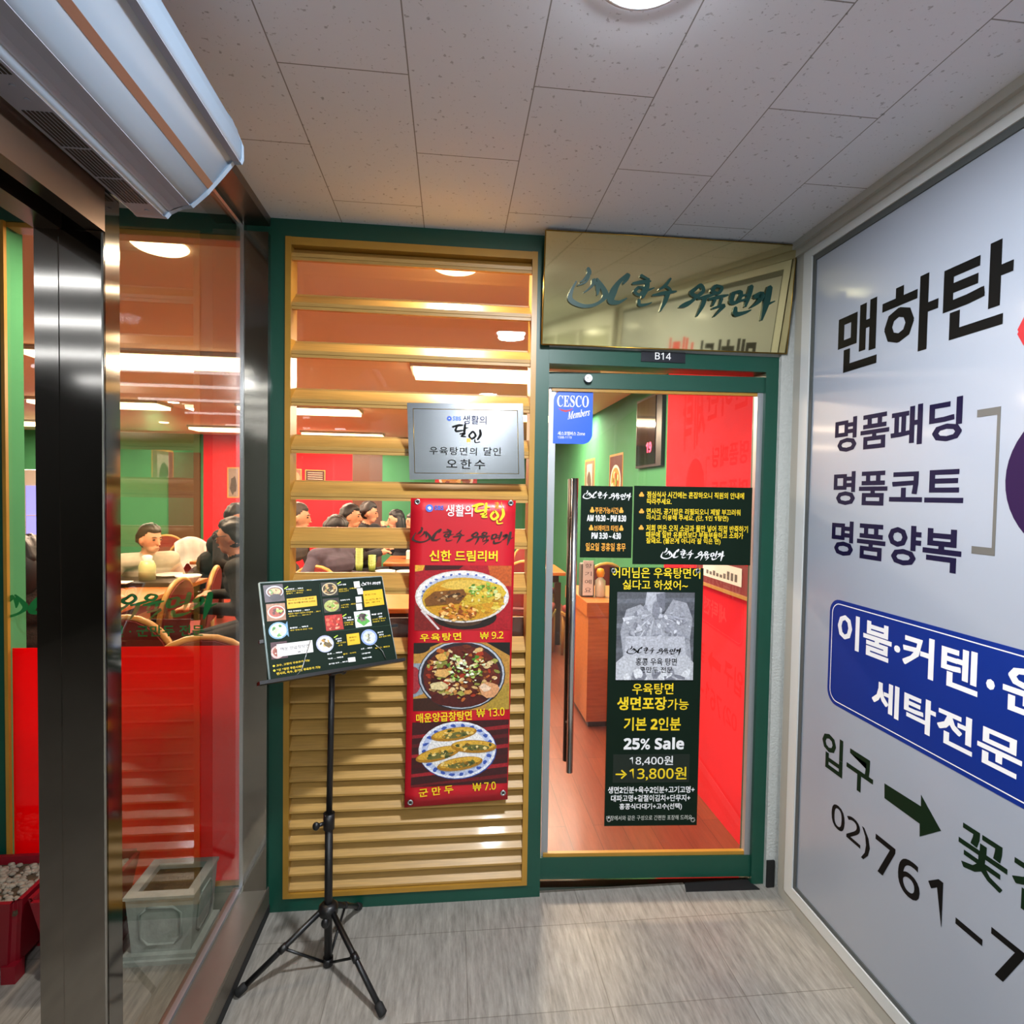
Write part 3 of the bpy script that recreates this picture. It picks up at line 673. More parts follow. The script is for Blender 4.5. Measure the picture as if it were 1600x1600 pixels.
T(rb, '우육탕면', ((0.5264,-0.0305,1.0076),(0.6731,-0.0305,1.012),(0.5273,-0.0305,0.98)), M_YEL, .02, spacing=1.2)
T(rb, '₩ 9.2', ((0.741,-0.0305,1.0113),(0.8256,-0.0305,1.014),(0.7414,-0.0305,0.9857)), M_YEL, .012, 'price')
T(rb, '매운양곱창탕면', ((0.516,-0.0305,0.7201),(0.7151,-0.0305,0.7269),(0.5171,-0.0305,0.6853)), M_YEL, .022)
T(rb, '₩ 13.0', ((0.7324,-0.0305,0.7312),(0.8336,-0.0305,0.7358),(0.7335,-0.0305,0.7006)), M_YEL, .012, 'price')
T(rb, '군 만 두', ((0.5282,-0.0305,0.4448),(0.6518,-0.0305,0.4564),(0.5297,-0.0305,0.4143)), M_YEL, .022)
T(rb, '₩ 7.0', ((0.7224,-0.0305,0.4584),(0.8063,-0.0305,0.4623),(0.7235,-0.0305,0.4288)), M_YEL, .012, 'price')
random.seed(3)
NF = (0, -1, 0)
s1 = [rect('#a3131f'), ('poly', [(0, 0), (.1, 0), (.08, .08), (0, .1)], '#d9a032'), ('poly', [(.75, 0), (1, 0), (1, .32), (.8, .3)], '#b8541f'), ('poly', [(.1, 0), (.5, 0), (.45, .06), (.1, .08)], '#3a0a0a'),
      ('poly', [(0, .6), (.3, .8), (.28, 1), (0, 1)], '#7a1a18'), ('poly', [(.08, .68), (.26, .98), (.24, .99), (.06, .70)], '#d8c8c4'), ('ell', (.52, .80, .33, .19), '#1e1410'), ('ell', (.5, .84, .2, .1), '#4a3222'),
      ('ell', (.49, .48, .487, .405), '#d6cdc4'), ('ell', (.49, .475, .47, .385), '#e9e3dc'), ('ell', (.5, .49, .435, .35), '#b7bccb')] + ringdots(30, .5, .47, .42, .34, .02, '#5566a8') + \
     [('ell', (.5, .52, .425, .335), '#c79a2e'), ('ell', (.5, .53, .40, .31), '#c98f22'), ('blob', (.62, .42, .32, .2), '#cfae36'), ('blob', (.5, .3, .28, .08), '#d8b24c')] + \
     scatter(60, .70, .55, .22, .2, ['#d9b83c', '#e0c75a', '#c3a02a', '#b88a1c', '#e8d68a', '#a8761a'], .012, .045, .3) + scatter(40, .7, .38, .15, .11, ['#6f9a2c', '#9bbb4a', '#c8d58a', '#4f7a1e'], .01, .03) + \
     [('poly', [(.1, .52), (.2, .4), (.5, .36), (.53, .45), (.46, .58), (.12, .62)], '#7a4a1c')] + scatter(30, .34, .48, .16, .07, ['#5a3818', '#8c6238', '#3e2510', '#a07a4c', '#c9a878'], .012, .04, .4) + \
     scatter(70, .44, .72, .19, .12, ['#d98a32', '#e8a24a', '#c06a1e', '#f0b868', '#a8541a', '#f6cf8a', '#8a4414'], .01, .035, .4)
art(rb, ((0.5065,-0.0277,1.2536),(0.8523,-0.0277,1.2524),(0.5069,-0.0277,1.0197)), s1, NF)
s2 = [rect('#b8863a'), ('poly', [(0, 0), (.28, 0), (0, .16)], '#1d1410'), ('ell', (.03, .06, .14, .1), '#20160f'), ('poly', [(.75, 0), (1, .2), (1, 0)], '#15110d'), ('poly', [(0, .3), (.1, .3), (.1, .75), (0, .8)], '#8d97a0'), ('ell', (.0, .55, .08, .2), '#a23038'), ('poly', [(0, .82), (.3, .8), (.4, 1), (0, 1)], '#3a1c10'), ('poly', [(.8, .75), (1, .6), (1, 1), (.75, 1)], '#a98a34'),
      ('ell', (.5, .48, .455, .52), '#20242c'), ('ell', (.5, .475, .445, .505), '#b4bac4'), ('ell', (.5, .48, .425, .485), '#2e2228'), ('ell', (.5, .5, .40, .455), '#5e1f14'), ('ell', (.48, .82, .3, .13), '#4b1410')] + \
     scatter(170, .5, .44, .38, .4, ['#c98a44', '#d9b070', '#8a4a1c', '#a5a04a', '#b8602a', '#e0c48c', '#6b2c14', '#8c8a3a', '#f0d8a8', '#3c140a', '#a8341a'], .012, .05, .4) + \
     scatter(80, .54, .36, .21, .22, ['#b9cf6a', '#7fa63a', '#e4ecc0', '#4d7a22', '#d8e4a0', '#f2f4dc'], .008, .03, .4) + [('blob', (.25, .62, .1, .07), '#dcc690'), ('blob', (.78, .68, .12, .12), '#d89a6a'), ('blob', (.74, .66, .06, .06), '#eac8a8'), ('blob', (.3, .44, .08, .07), '#dba860'), ('blob', (.28, .2, .07, .06), '#e0a850')]
art(rb, ((0.5051,-0.0277,0.9749),(0.851,-0.0277,0.9732),(0.5055,-0.0277,0.7286)), s2, NF)
s3 = [rect('#3a0f12')] + [('poly', [(0, y), (1, y - .12), (1, y - .06), (0, y + .05)], c) for y, c in ((.2, '#8c1a20'), (.34, '#5a1418'), (.5, '#9a1c24'), (.66, '#44090e'), (.8, '#a01c26'), (.97, '#6a1016'))] + \
     [('ell', (.475, .46, .405, .45, -.15), '#2a4a9a'), ('ell', (.47, .45, .40, .445, -.15), '#e6e8ee'), ('ell', (.47, .45, .37, .41, -.15), '#b9c4e2')] + ringdots(22, .47, .45, .345, .385, .035, '#3a56a8') + [('ell', (.47, .45, .31, .34), '#e9e6e2')]
for cx, cy, L_, rt in ((.43, .2, .24, -.2), (.27, .5, .24, -.35), (.64, .4, .24, .1), (.5, .66, .24, -.2)):
    s3 += [('ell', (cx, cy, L_, .1, rt), '#a8761e'), ('ell', (cx, cy - .02, L_*.92, .07, rt), '#d9a83a'), ('ell', (cx + .02, cy + .015, L_*.6, .045, rt), '#6d6a32')] + scatter(26, cx, cy, .19, .06, ['#c28a26', '#e6c060', '#7c5a18', '#59612c', '#3f4a22', '#f0d488'], .008, .03, .35)
art(rb, ((0.5033,-0.0277,0.6868),(0.851,-0.0277,0.6894),(0.5006,-0.0277,0.4514)), s3, NF)

# ------------------------------------------------------------------ stickers and the hanging banner on the glass door
def plate_on_door(t, q, m, th=.001, name='sheet'): return obj(name, slab(B(), *q, th, DN), m, t)
O1 = DN * .0006
cs = thing('pest_control_sticker', 'blue rounded pest control sticker in the top left corner of the door glass', 'sticker', (1.03, .06, 1.86))
q = [Vector(p) for p in ((1.0124,0.0714,1.9078),(1.1626,0.0624,1.9078),(1.0124,0.0714,1.7069))]; U, V = q[1] - q[0], q[2] - q[0]; pts = []
for i in range(9): a = math.pi/2 * i/8; pts.append((.24 - .24*math.cos(a), .19 - .19*math.sin(a)))
pts.append((1, 0))
for i in range(9): a = math.pi/2 * i/8; pts.append((.76 + .24*math.cos(a), .81 + .19*math.sin(a)))
pts.append((0, 1)); b = B()
f0 = [b.verts.new(q[0] + U*x + V*y) for x, y in pts]; f1 = [b.verts.new(q[0] + U*x + V*y - DN*.001) for x, y in pts]; b.faces.new(f0); b.faces.new(f1[::-1])
for i in range(len(pts)): j = (i+1) % len(pts); b.faces.new((f0[i], f1[i], f1[j], f0[j]))
obj('sheet', b, M_CESCO, cs)
cz = lambda *a: None
T(cs, '𝐂𝐄𝐒𝐂𝐎', ((1.0258,0.0703,1.8897),(1.1466,0.063,1.8897),(1.0258,0.0703,1.8462)), M_WHT)
b = B(); p = [Vector(x) for x in (((1.0301,0.0699,1.8455),(1.0886,0.0664,1.8455),(1.0301,0.0699,1.8262)))]
sw = [(0, .2), (.2, .75), (.5, 1), (.8, .7), (1, .1), (.8, .45), (.5, .6), (.2, .45)]; b.faces.new([b.verts.new(p[0] + (p[1]-p[0])*x + (p[2]-p[0])*y) for x, y in sw]); obj('red_smile', b, M_REDI, cs)
m_ = [Vector(x) for x in (((1.0669,0.0677,1.8346),(1.1512,0.0627,1.8346),(1.0669,0.0677,1.8055)))]; up = (m_[0] - m_[2])
T(cs, '𝑴𝒆𝒎𝒃𝒆𝒓𝒔', (m_[0] - up*.25, m_[1] + up*.35, m_[2] - up*.25), M_WHT)
T(cs, '세스코멤버스 Zone', ((1.0306,0.07,1.7533),(1.1344,0.0638,1.7533),(1.0306,0.07,1.7385)), M_WHT, .01); T(cs, '1588-1119', ((1.0309,0.07,1.7353),(1.0834,0.0668,1.7353),(1.0309,0.07,1.7261)), M_WHT)

h1 = thing('opening_hours_sticker', 'dark green sticker with opening hours in white and orange beside the door handle', 'sticker', (1.12, .05, 1.4))
plate_on_door(h1, ((1.1242,0.0647,1.5485),(1.3231,0.0527,1.5485),(1.1242,0.0647,1.2734)), M_DKGRN)
logo(h1, ((1.1308,0.0639,1.5311),(1.3185,0.0526,1.5311),(1.1308,0.0639,1.4938)), M_WHT)
T(h1, '♣주문가능시간♣', ((1.1597,0.0621,1.4681),(1.2887,0.0544,1.4681),(1.1597,0.0621,1.441)), M_ORG, .02); T(h1, 'AM 10:30 ~ PM 8:30', ((1.1487,0.0628,1.4378),(1.2998,0.0537,1.4378),(1.1487,0.0628,1.4133)), M_WHT, .02, 'hours')
T(h1, '♣브레이크 타임♣', ((1.1573,0.0623,1.3991),(1.2903,0.0543,1.3991),(1.1573,0.0623,1.3733)), M_ORG, .02); T(h1, 'PM 3:30 ~ 4:30', ((1.1676,0.0617,1.3701),(1.2811,0.0549,1.3701),(1.1676,0.0617,1.3456)), M_WHT, .02, 'hours')
T(h1, '일요일 공휴일 휴무', ((1.1459,0.063,1.3307),(1.3004,0.0537,1.3307),(1.1459,0.063,1.299)), M_ORG, .02)
h2 = thing('notice_sticker', 'wide dark green notice sticker with yellow lines of text on the door glass', 'sticker', (1.4, .03, 1.4))
plate_on_door(h2, ((1.3284,0.0524,1.5517),(1.7908,0.0247,1.5517),(1.3284,0.0524,1.2499)), M_DKGRN)
T(h2, '♣', ((1.3478,0.0509,1.5282),(1.3674,0.0497,1.5282),(1.3478,0.0509,1.5063)), M_ORG, .02, 'bullet')
T(h2, '♣', ((1.3493,0.0508,1.4643),(1.3689,0.0496,1.4643),(1.3493,0.0508,1.4424)), M_ORG, .02, 'bullet')
T(h2, '♣', ((1.3495,0.0508,1.401),(1.3691,0.0496,1.401),(1.3495,0.0508,1.379)), M_ORG, .02, 'bullet')
T(h2, '점심식사 시간에는 혼잡하오니 직원의 안내에', ((1.3784,0.049,1.5317),(1.7583,0.0262,1.5317),(1.3784,0.049,1.5064)), M_YEL, .02)
T(h2, '따라주세요.', ((1.379,0.049,1.5048),(1.4758,0.0432,1.5048),(1.379,0.049,1.4816)), M_YEL, .02)
T(h2, '면사리, 공기밥은 리필되오니 제발 부끄러워', ((1.3787,0.049,1.4668),(1.7456,0.027,1.4668),(1.3787,0.049,1.4415)), M_YEL, .02)
T(h2, '마시고 이용해 주세요. (단, 1인 1탕면)', ((1.3792,0.049,1.4418),(1.6993,0.0298,1.4418),(1.3792,0.049,1.4172)), M_YEL, .02)
T(h2, '저희 면은 오직 소금과 물만 넣어 직접 반죽하기', ((1.3782,0.049,1.4034),(1.7773,0.0251,1.4034),(1.3782,0.049,1.3768)), M_YEL, .02)
T(h2, '때문에 일반 유통면보다 부들부들하고 소화가', ((1.3788,0.049,1.3773),(1.7595,0.0262,1.3773),(1.3788,0.049,1.3526)), M_YEL, .02)
T(h2, '잘돼요. (불은게 아니라 잘 익은 면)', ((1.3794,0.049,1.3527),(1.6707,0.0315,1.3527),(1.3794,0.049,1.3273)), M_YEL, .02)
logo(h2, ((1.4369,0.0455,1.3147),(1.6887,0.0304,1.3147),(1.4369,0.0455,1.2652)), M_WHT)

hb = thing('hanging_sale_banner', 'tall black-green hanging banner with a bag photo and sale prices on the glass door', 'banner', (1.42, .02, .74))
NB = -.004
plate_on_door(hb, ((1.239,0.05,1.2381),(1.6038,0.0281,1.2381),(1.239,0.05,0.2283)), M_DKGRN, .0015)
for px in ((958,893),(1092,893),(951,1280.5),(1082.5,1281)): pass
b = B(); lathe(b, (0, 0, 0), [(.0045, 0), (.006, .0014), (.0092, .0012), (.0098, 0)], 20, 0); lathe(b, (0, 0, 0), [(0, .0003), (.0047, .0003)], 20, 1)
bmesh.ops.transform(b, matrix=Matrix.Translation(P(0.2683, -.0045, 1.2254)) @ Matrix.Rotation(math.pi/2, 4, 'X'), verts=b.verts); obj('grommet', b, [M_STEELB, M_DKGRN], hb)
b = B(); lathe(b, (0, 0, 0), [(.0045, 0), (.006, .0014), (.0092, .0012), (.0098, 0)], 20, 0); lathe(b, (0, 0, 0), [(0, .0003), (.0047, .0003)], 20, 1)
bmesh.ops.transform(b, matrix=Matrix.Translation(P(0.5975, -.0045, 1.2275)) @ Matrix.Rotation(math.pi/2, 4, 'X'), verts=b.verts); obj('grommet', b, [M_STEELB, M_DKGRN], hb)
b = B(); lathe(b, (0, 0, 0), [(.0045, 0), (.006, .0014), (.0092, .0012), (.0098, 0)], 20, 0); lathe(b, (0, 0, 0), [(0, .0003), (.0047, .0003)], 20, 1)
bmesh.ops.transform(b, matrix=Matrix.Translation(P(0.2723, -.0045, 0.2543)) @ Matrix.Rotation(math.pi/2, 4, 'X'), verts=b.verts); obj('grommet', b, [M_STEELB, M_DKGRN], hb)
b = B(); lathe(b, (0, 0, 0), [(.0045, 0), (.006, .0014), (.0092, .0012), (.0098, 0)], 20, 0); lathe(b, (0, 0, 0), [(0, .0003), (.0047, .0003)], 20, 1)
bmesh.ops.transform(b, matrix=Matrix.Translation(P(0.6035, -.0045, 0.2496)) @ Matrix.Rotation(math.pi/2, 4, 'X'), verts=b.verts); obj('grommet', b, [M_STEELB, M_DKGRN], hb)
obj('price_patch', slab(B(), *((1.2684,0.0479,0.5109),(1.5688,0.0299,0.5109),(1.2684,0.0479,0.3995)), .0003, DN), mat('patch_green', '#081a10', .4), hb)
T(hb, '어머님은 우육탕면이', ((1.2482,0.0488,1.2387),(1.5912,0.0283,1.2387),(1.2482,0.0488,1.1971)), M_YEL, 0.012)
T(hb, '싫다고 하셨어~', ((1.2901,0.0463,1.1906),(1.5432,0.0311,1.1906),(1.2901,0.0463,1.153)), M_YEL, 0.012)
T(hb, '홍콩 우육 탕면', ((1.3458,0.0386,0.8895),(1.5064,0.0289,0.8895),(1.3458,0.0386,0.86)), M_BLK, 0.015)
T(hb, '군만두 전문', ((1.3615,0.0376,0.8548),(1.4907,0.0299,0.8548),(1.3615,0.0376,0.8319)), M_BLK, 0.015)
T(hb, '우육탕면', ((1.3366,0.0435,0.7898),(1.4976,0.0339,0.7898),(1.3366,0.0435,0.7458)), M_YEL, 0.015)
T(hb, '생면포장', ((1.279,0.047,0.7366),(1.4727,0.0354,0.7366),(1.279,0.047,0.684)), M_YEL, 0.028)
T(hb, '가능', ((1.4761,0.0352,0.7287),(1.5587,0.0302,0.7287),(1.4761,0.0352,0.6851)), M_YEL, 0.012)
T(hb, '기본 2인분', ((1.307,0.0453,0.6563),(1.5296,0.0319,0.6563),(1.307,0.0453,0.6035)), M_YEL, 0.02)
T(hb, '25% Sale', ((1.3074,0.0453,0.5771),(1.5449,0.031,0.5771),(1.3074,0.0453,0.5295)), M_WHT, 0.02)
T(hb, '18,400원', ((1.3319,0.0438,0.5044),(1.5029,0.0335,0.5044),(1.3319,0.0438,0.466)), M_WHT, 0.015)
T(hb, '→13,800원', ((1.2785,0.047,0.4607),(1.5573,0.0303,0.4607),(1.2785,0.047,0.4076)), M_YEL, 0.015)
T(hb, '생면2인분+육수2인분+고기고명+', ((1.2504,0.0487,0.3844),(1.5909,0.0283,0.3844),(1.2504,0.0487,0.3572)), M_WHT, 0.02)
T(hb, '대파고명+겉절이김치+단무지+', ((1.263,0.0479,0.3512),(1.5751,0.0292,0.3512),(1.263,0.0479,0.3246)), M_WHT, 0.02)
T(hb, '홍콩식다대기+고수(선택)', ((1.2966,0.0459,0.3179),(1.5428,0.0312,0.3179),(1.2966,0.0459,0.29)), M_WHT, 0.02)
T(hb, '매장에서와 같은 구성으로 간편한 포장해 드려요~', ((1.2463,0.0489,0.27),(1.5939,0.0281,0.27),(1.2463,0.0489,0.2507)), mat('soft_white_ink', '#cfd2c8', .5), 0)
random.seed(11)
sb = [rect('#5c5e64')] + [('poly', [(0, y), (1, y - .02), (1, y + .03), (0, y + .05)], c) for y, c in ((.08, '#6d7078'), (.22, '#4c4e55'), (.36, '#777a82'), (.5, '#50525a'), (.64, '#6a6d75'))] + \
     [('poly', [(.38, 0), (.62, 0), (.6, .18), (.56, .28), (.44, .28), (.36, .14)], '#b8bac2'), ('poly', [(.5, .02), (.62, .0), (.62, .2), (.54, .26)], '#787a84'),
      ('poly', [(.1, .78), (.05, .45), (.12, .2), (.3, .14), (.48, .26), (.6, .26), (.72, .08), (.9, .12), (.98, .3), (.95, .55), (.98, .78)], '#a2a4ac')] + \
     [('poly', [(.5 + .05*math.cos(t), .24 + .03*math.sin(t)), (.5 + L_*math.cos(t - w_), .26 + L_*.85*math.sin(t - w_)), (.5 + L_*1.03*math.cos(t + w_), .26 + L_*.87*math.sin(t + w_))], c_) for t, L_, w_, c_ in [(random.uniform(.15, 3.0), random.uniform(.12, .42), random.uniform(.02, .07), random.choice(['#b6b8c0', '#9698a2', '#c4c6ce', '#a6a8b2', '#acaeb8', '#d2d4da', '#8c8e98'])) for i in range(60)]] + scatter(70, .52, .4, .44, .26, ['#c6c8d0', '#9698a2', '#d8dae0', '#a2a4ae', '#b4b6be', '#84868f'], .008, .05, .25) + [('ell', (.5 + .0*i, .2, .05, .1), '#8a8c96') for i in range(1)] + \
     [('poly', [(0, .8), (.12, .7), (.9, .7), (1, .8), (1, 1), (0, 1)], '#c4c6cc'), ('poly', [(.12, .5), (.88, .5), (.9, .72), (.1, .72)], '#bcbec6')] + scatter(26, .5, .95, .48, .05, ['#9a9ca6', '#e0e2e6', '#80828c'], .02, .09, .25)
art(hb, ((1.27,0.0478,1.1432),(1.5715,0.0297,1.1432),(1.27,0.0478,0.8035)), sb, DN, step=.00003, base=.0001)
logo(hb, ((1.3089,0.0408,0.9358),(1.5249,0.0278,0.9358),(1.3089,0.0408,0.8999)), M_BLK)

# ------------------------------------------------------------------ tripod menu stand
st = thing('tripod_stand', 'black folding tripod stand carrying the tilted menu board in front of the louver', 'stand', (.262, -.252, 0))
PX, PY = .2605, -.251; R_ = lambda *p: [Vector(x) for x in p]
b = B(); tube(b, R_((PX, PY, .012), (PX, PY, .47)), .0125, 14); obj('lower_pole', b, M_BLACK, st)
b = B(); tube(b, R_((PX, PY, .46), (.2675, -.251, .985)), .0095, 14); obj('upper_pole', b, M_BLACK, st)
b = B(); tube(b, R_((PX, PY, .445), (PX, PY, .495)), .0175, 16); obj('collar', b, M_BLACK, st)
b = B(); tube(b, R_((PX - .012, PY - .01, .468), (PX - .03, PY - .022, .468)), .006, 8); ell(b, (PX - .034, PY - .025, .468), (.011, .009, .013)); obj('knob', b, M_BLACK, st)
b = B(); lathe(b, (PX, PY, .165), [(0, 0), (.022, 0), (.03, .008), (.03, .03), (.02, .04), (0, .04)], 20); obj('hub', b, M_BLACK, st)
b = B(); ell(b, (PX - .004, PY - .026, .158), (.013, .01, .016)); obj('knob', b, M_BLACK, st)
b = B(); tube(b, R_((PX, PY, .004), (PX, PY, .028)), .016, 14); obj('foot_collar', b, M_BLACK, st)
for fx_, fy_ in ((.0177, -.344), (.4552, -.4493), (.3198, -.012)):
    F0 = Vector((fx_, fy_, .012)); d = Vector((fx_ - PX, fy_ - PY, 0)).normalized(); A0 = Vector((PX, PY, .185)) + d * .022
    l = None; b = B(); tube(b, [A0, F0], .0085, 12); l = obj('leg', b, M_BLACK, st)
    b = B(); v = (F0 - A0).normalized(); tube(b, [F0 - v * .03, F0 - v*.024, F0 + v * .002, F0 + v*.006], [.009, .0125, .0125, .006], 12); obj('rubber_foot', b, M_RUB, l)
    M_ = A0.lerp(F0, .47); b = B(); tube(b, [M_, (PX + d.x*.012, PY + d.y*.012, .016)], .0042, 8); tube(b, [M_ - v*.012, M_ + v*.012], .011, 10); obj('brace', b, M_BLACK, st)
# board pose
BC = Vector((0.2661,-0.2626,1.1023))
BM = Matrix(((0.818,-0.5306,-0.2221), (0.5742,0.7303,0.3701), (-0.0342,-0.4302,0.9021))); BN = BM @ Vector((0, -1, 0))
def Q(u, w, n=0.0): return BC + BM @ Vector((u, -n, w))
def Q3(a, b_, c, n): return Q(a[0], a[1], n), Q(b_[0], b_[1], n), Q(c[0], c[1], n)
def bslab(u0, u1, w0, w1, n0, n1): return slab(B(), Q(u0, w1, n1), Q(u1, w1, n1), Q(u0, w0, n1), n1 - n0, BN)
obj('ledge', bslab(-.231, .226, -.152, -.1425, -.016, .010), M_BLACK, st)
obj('ledge', bslab(-.215, .231, -.036, -.026, -.016, -.006), M_BLACK, st)
obj('back_bracket', bslab(-.02, .02, -.155, .03, -.022, -.008), M_BLACK, st)
hd = Vector((.2675, -.251, .985)); e_ = Q(0, -.12, -.02)
b = B(); tube(b, [hd - Vector((0, 0, .05)), hd, e_], .012, 12); obj('tilt_head', b, M_BLACK, st)
b = B(); k0 = hd - Vector((0, 0, .03)); tube(b, [k0, k0 + Vector((.03, -.012, 0))], .007, 8); ell(b, k0 + Vector((.036, -.014, 0)), (.012, .009, .015)); obj('knob', b, M_BLACK, st)
wires = (((-0.1294,-0.1443),(-0.1107,-0.128),(-0.0967,-0.0964),(-0.0745,-0.0477)),((0.1595,-0.1363),(0.1524,-0.1105),(0.1414,-0.0965),(0.1268,-0.0837)))
for wq in wires:
    b = B(); tube(b, [Q(u, w_, .0055) for u, w_ in wq], .0012, 6); obj('page_wire', b, M_STEELB, st)
mb = thing('menu_board', 'tilted dark green menu board with small food photos resting on the tripod stand', 'menu board', tuple(BC))
obj('panel', bslab(-.2, .2, -.1414, .1414, -.006, 0), M_DKGRN, mb)
b = B()
for a_, c_ in (((-.2, -.1414), (.2, -.1414)), ((.2, -.1414), (.2, .1414)), ((.2, .1414), (-.2, .1414)), ((-.2, .1414), (-.2, -.1414))): tube(b, [Q(*a_, -.003), Q(*c_, -.003)], .0034, 6)
obj('clear_edge', b, mat('clear_acrylic_edge', '#9fb0ae', .15), mb)
M_YELB = mat('amber_print', '#e0b010', .5)
obj('yellow_box', slab(B(), *Q3(*((-0.1273,0.0869),(-0.0354,0.0898),(-0.1289,0.0558)), 0.0008), .0004, BN), M_YELB, mb)
obj('yellow_box', slab(B(), *Q3(*((0.1213,0.094),(0.1927,0.0966),(0.1193,0.0402)), 0.0008), .0004, BN), M_YELB, mb)
obj('yellow_box', slab(B(), *Q3(*((0.0423,-0.0416),(0.0844,-0.0412),(0.0414,-0.0764)), 0.0008), .0004, BN), M_YELB, mb)
obj('price_patch', slab(B(), *Q3(*((0.0948,0.1284),(0.1154,0.1292),(0.0946,0.107)), 0.0008), .0004, BN), M_PAPER, mb)
obj('price_patch', slab(B(), *Q3(*((0.102,0.1045),(0.1215,0.1053),(0.1032,0.0838)), 0.0008), .0004, BN), M_PAPER, mb)
obj('price_patch', slab(B(), *Q3(*((0.0928,0.0764),(0.1132,0.0772),(0.0918,0.0565)), 0.0008), .0004, BN), M_PAPER, mb)
obj('price_patch', slab(B(), *Q3(*((0.0906,0.0533),(0.1108,0.0536),(0.0897,0.0326)), 0.0008), .0004, BN), M_PAPER, mb)
obj('price_patch', slab(B(), *Q3(*((0.0352,-0.1144),(0.0589,-0.1151),(0.0352,-0.1278)), 0.0008), .0004, BN), M_PAPER, mb)
random.seed(5)
def dish(k):
    sc = scatter
    D = {
        'noodle': lambda: [rect('#3a2a34'), ('ell', (.55, .42, .44, .34), '#c9ccd6'), ('ell', (.55, .44, .39, .28), '#7a4a34'), ('ell', (.55, .42, .3, .2), '#c9b27a'), ('ell', (.55, .75, .3, .2), '#241a22')] + sc(8, .5, .45, .25, .15, ['#5f8a3a', '#d8c48a', '#8a4a2a', '#e6dcb0'], .05, .1),
        'green': lambda: [rect('#a8785a'), ('ell', (.52, .5, .46, .38), '#e0cfc0'), ('ell', (.52, .48, .4, .31), '#b04a34')] + sc(12, .6, .52, .25, .18, ['#7fb03a', '#a8cc5a', '#5a2418', '#d8e09a'], .06, .12),
        'blue': lambda: [('ell', (.5, .5, .5, .5), '#7aa6c8'), ('poly', [(.8, .3), (1, 0), (1, .95), (.85, .7)], '#6a98bc'), ('ell', (.5, .5, .42, .42), '#d8e8c8')] + sc(12, .5, .5, .3, .3, ['#3f8a3a', '#f0ecd8', '#e8e4c8', '#6fae5a', '#d8dcae'], .07, .15),
        'noodle2': lambda: [rect('#4a2a30'), ('ell', (.4, .6, .42, .38), '#d8b0a8'), ('ell', (.42, .58, .32, .28), '#a85a4a')] + sc(6, .4, .55, .2, .2, ['#e8d0c0', '#8a3a2a', '#c88a70'], .06, .12),
        'meat': lambda: [rect('#2c2a22'), ('ell', (.5, .5, .48, .45), '#c8b890'), ('ell', (.5, .5, .42, .38), '#3a2a1a')] + sc(14, .5, .5, .34, .3, ['#8a6a3a', '#d8c49a', '#4a2c18', '#7a9a3a', '#c09a60'], .06, .13),
        'meat2': lambda: [rect('#2a2620'), ('ell', (.5, .55, .46, .42), '#a8b060')] + sc(14, .48, .5, .34, .3, ['#9a6a3a', '#c8964a', '#5a3418', '#d8c088', '#7aa03a'], .07, .15),
        'red': lambda: [rect('#b02a20')] + sc(26, .5, .5, .5, .48, ['#d8402a', '#8a1a14', '#e8684a', '#a82a1c', '#c83a34', '#f0a080'], .07, .16),
        'leaf': lambda: [rect('#dfe8e4'), ('poly', [(.1, .6), (.5, .95), (.95, .7), (.7, .45), (.2, .4)], '#5aa84a'), ('poly', [(.08, .3), (.5, .1), (.9, .3), (.6, .5)], '#7cc06a')] + sc(10, .5, .42, .28, .2, ['#5a4a48', '#3a2c2c', '#7a6a64', '#8c7a70'], .07, .15),
        'plate': lambda: [('ell', (.5, .5, .5, .5), '#b4b8d8'), ('ell', (.5, .5, .42, .42), '#e0dcd8')] + sc(9, .5, .5, .26, .26, ['#b88a3a', '#8a6a2a', '#d8b060', '#6a5a3a'], .08, .18, .35),
        'plateb': lambda: [('ell', (.5, .5, .5, .5), '#8aa0d8'), ('ell', (.5, .5, .4, .4), '#c8d0e4')] + sc(9, .5, .5, .24, .24, ['#9a9a80', '#787a60', '#c8c8a8', '#5a5c48'], .07, .16, .35),
    }
    return D[k]()
art(mb, Q3(*((-0.1914,0.1331),(-0.134,0.1348),(-0.19,0.0801)), 0.0004), dish('noodle'), BN, step=.00003, base=.0001)
art(mb, Q3(*((-0.1883,0.0756),(-0.1338,0.0752),(-0.1905,0.024)), 0.0004), dish('green'), BN, step=.00003, base=.0001)
art(mb, Q3(*((-0.1891,0.0187),(-0.1333,0.0193),(-0.1901,-0.0313)), 0.0004), dish('blue'), BN, step=.00003, base=.0001)
art(mb, Q3(*((-0.1877,-0.0386),(-0.1416,-0.0393),(-0.1902,-0.0871)), 0.0004), dish('noodle2'), BN, step=.00003, base=.0001)
art(mb, Q3(*((-0.0151,0.1309),(0.0375,0.132),(-0.0168,0.0862)), 0.0004), dish('meat'), BN, step=.00003, base=.0001)
art(mb, Q3(*((-0.0173,0.0781),(0.0358,0.0788),(-0.0176,0.0333)), 0.0004), dish('meat2'), BN, step=.00003, base=.0001)
art(mb, Q3(*((-0.0189,0.0246),(0.0378,0.0244),(-0.0199,-0.0241)), 0.0004), dish('red'), BN, step=.00003, base=.0001)
art(mb, Q3(*((0.0789,0.0275),(0.1343,0.0282),(0.0775,-0.0243)), 0.0004), dish('leaf'), BN, step=.00003, base=.0001)
art(mb, Q3(*((-0.0557,-0.0354),(-0.001,-0.0374),(-0.0579,-0.087)), 0.0004), dish('plate'), BN, step=.00003, base=.0001)
art(mb, Q3(*((0.0902,-0.0326),(0.146,-0.035),(0.0885,-0.0843)), 0.0004), dish('plateb'), BN, step=.00003, base=.0001)
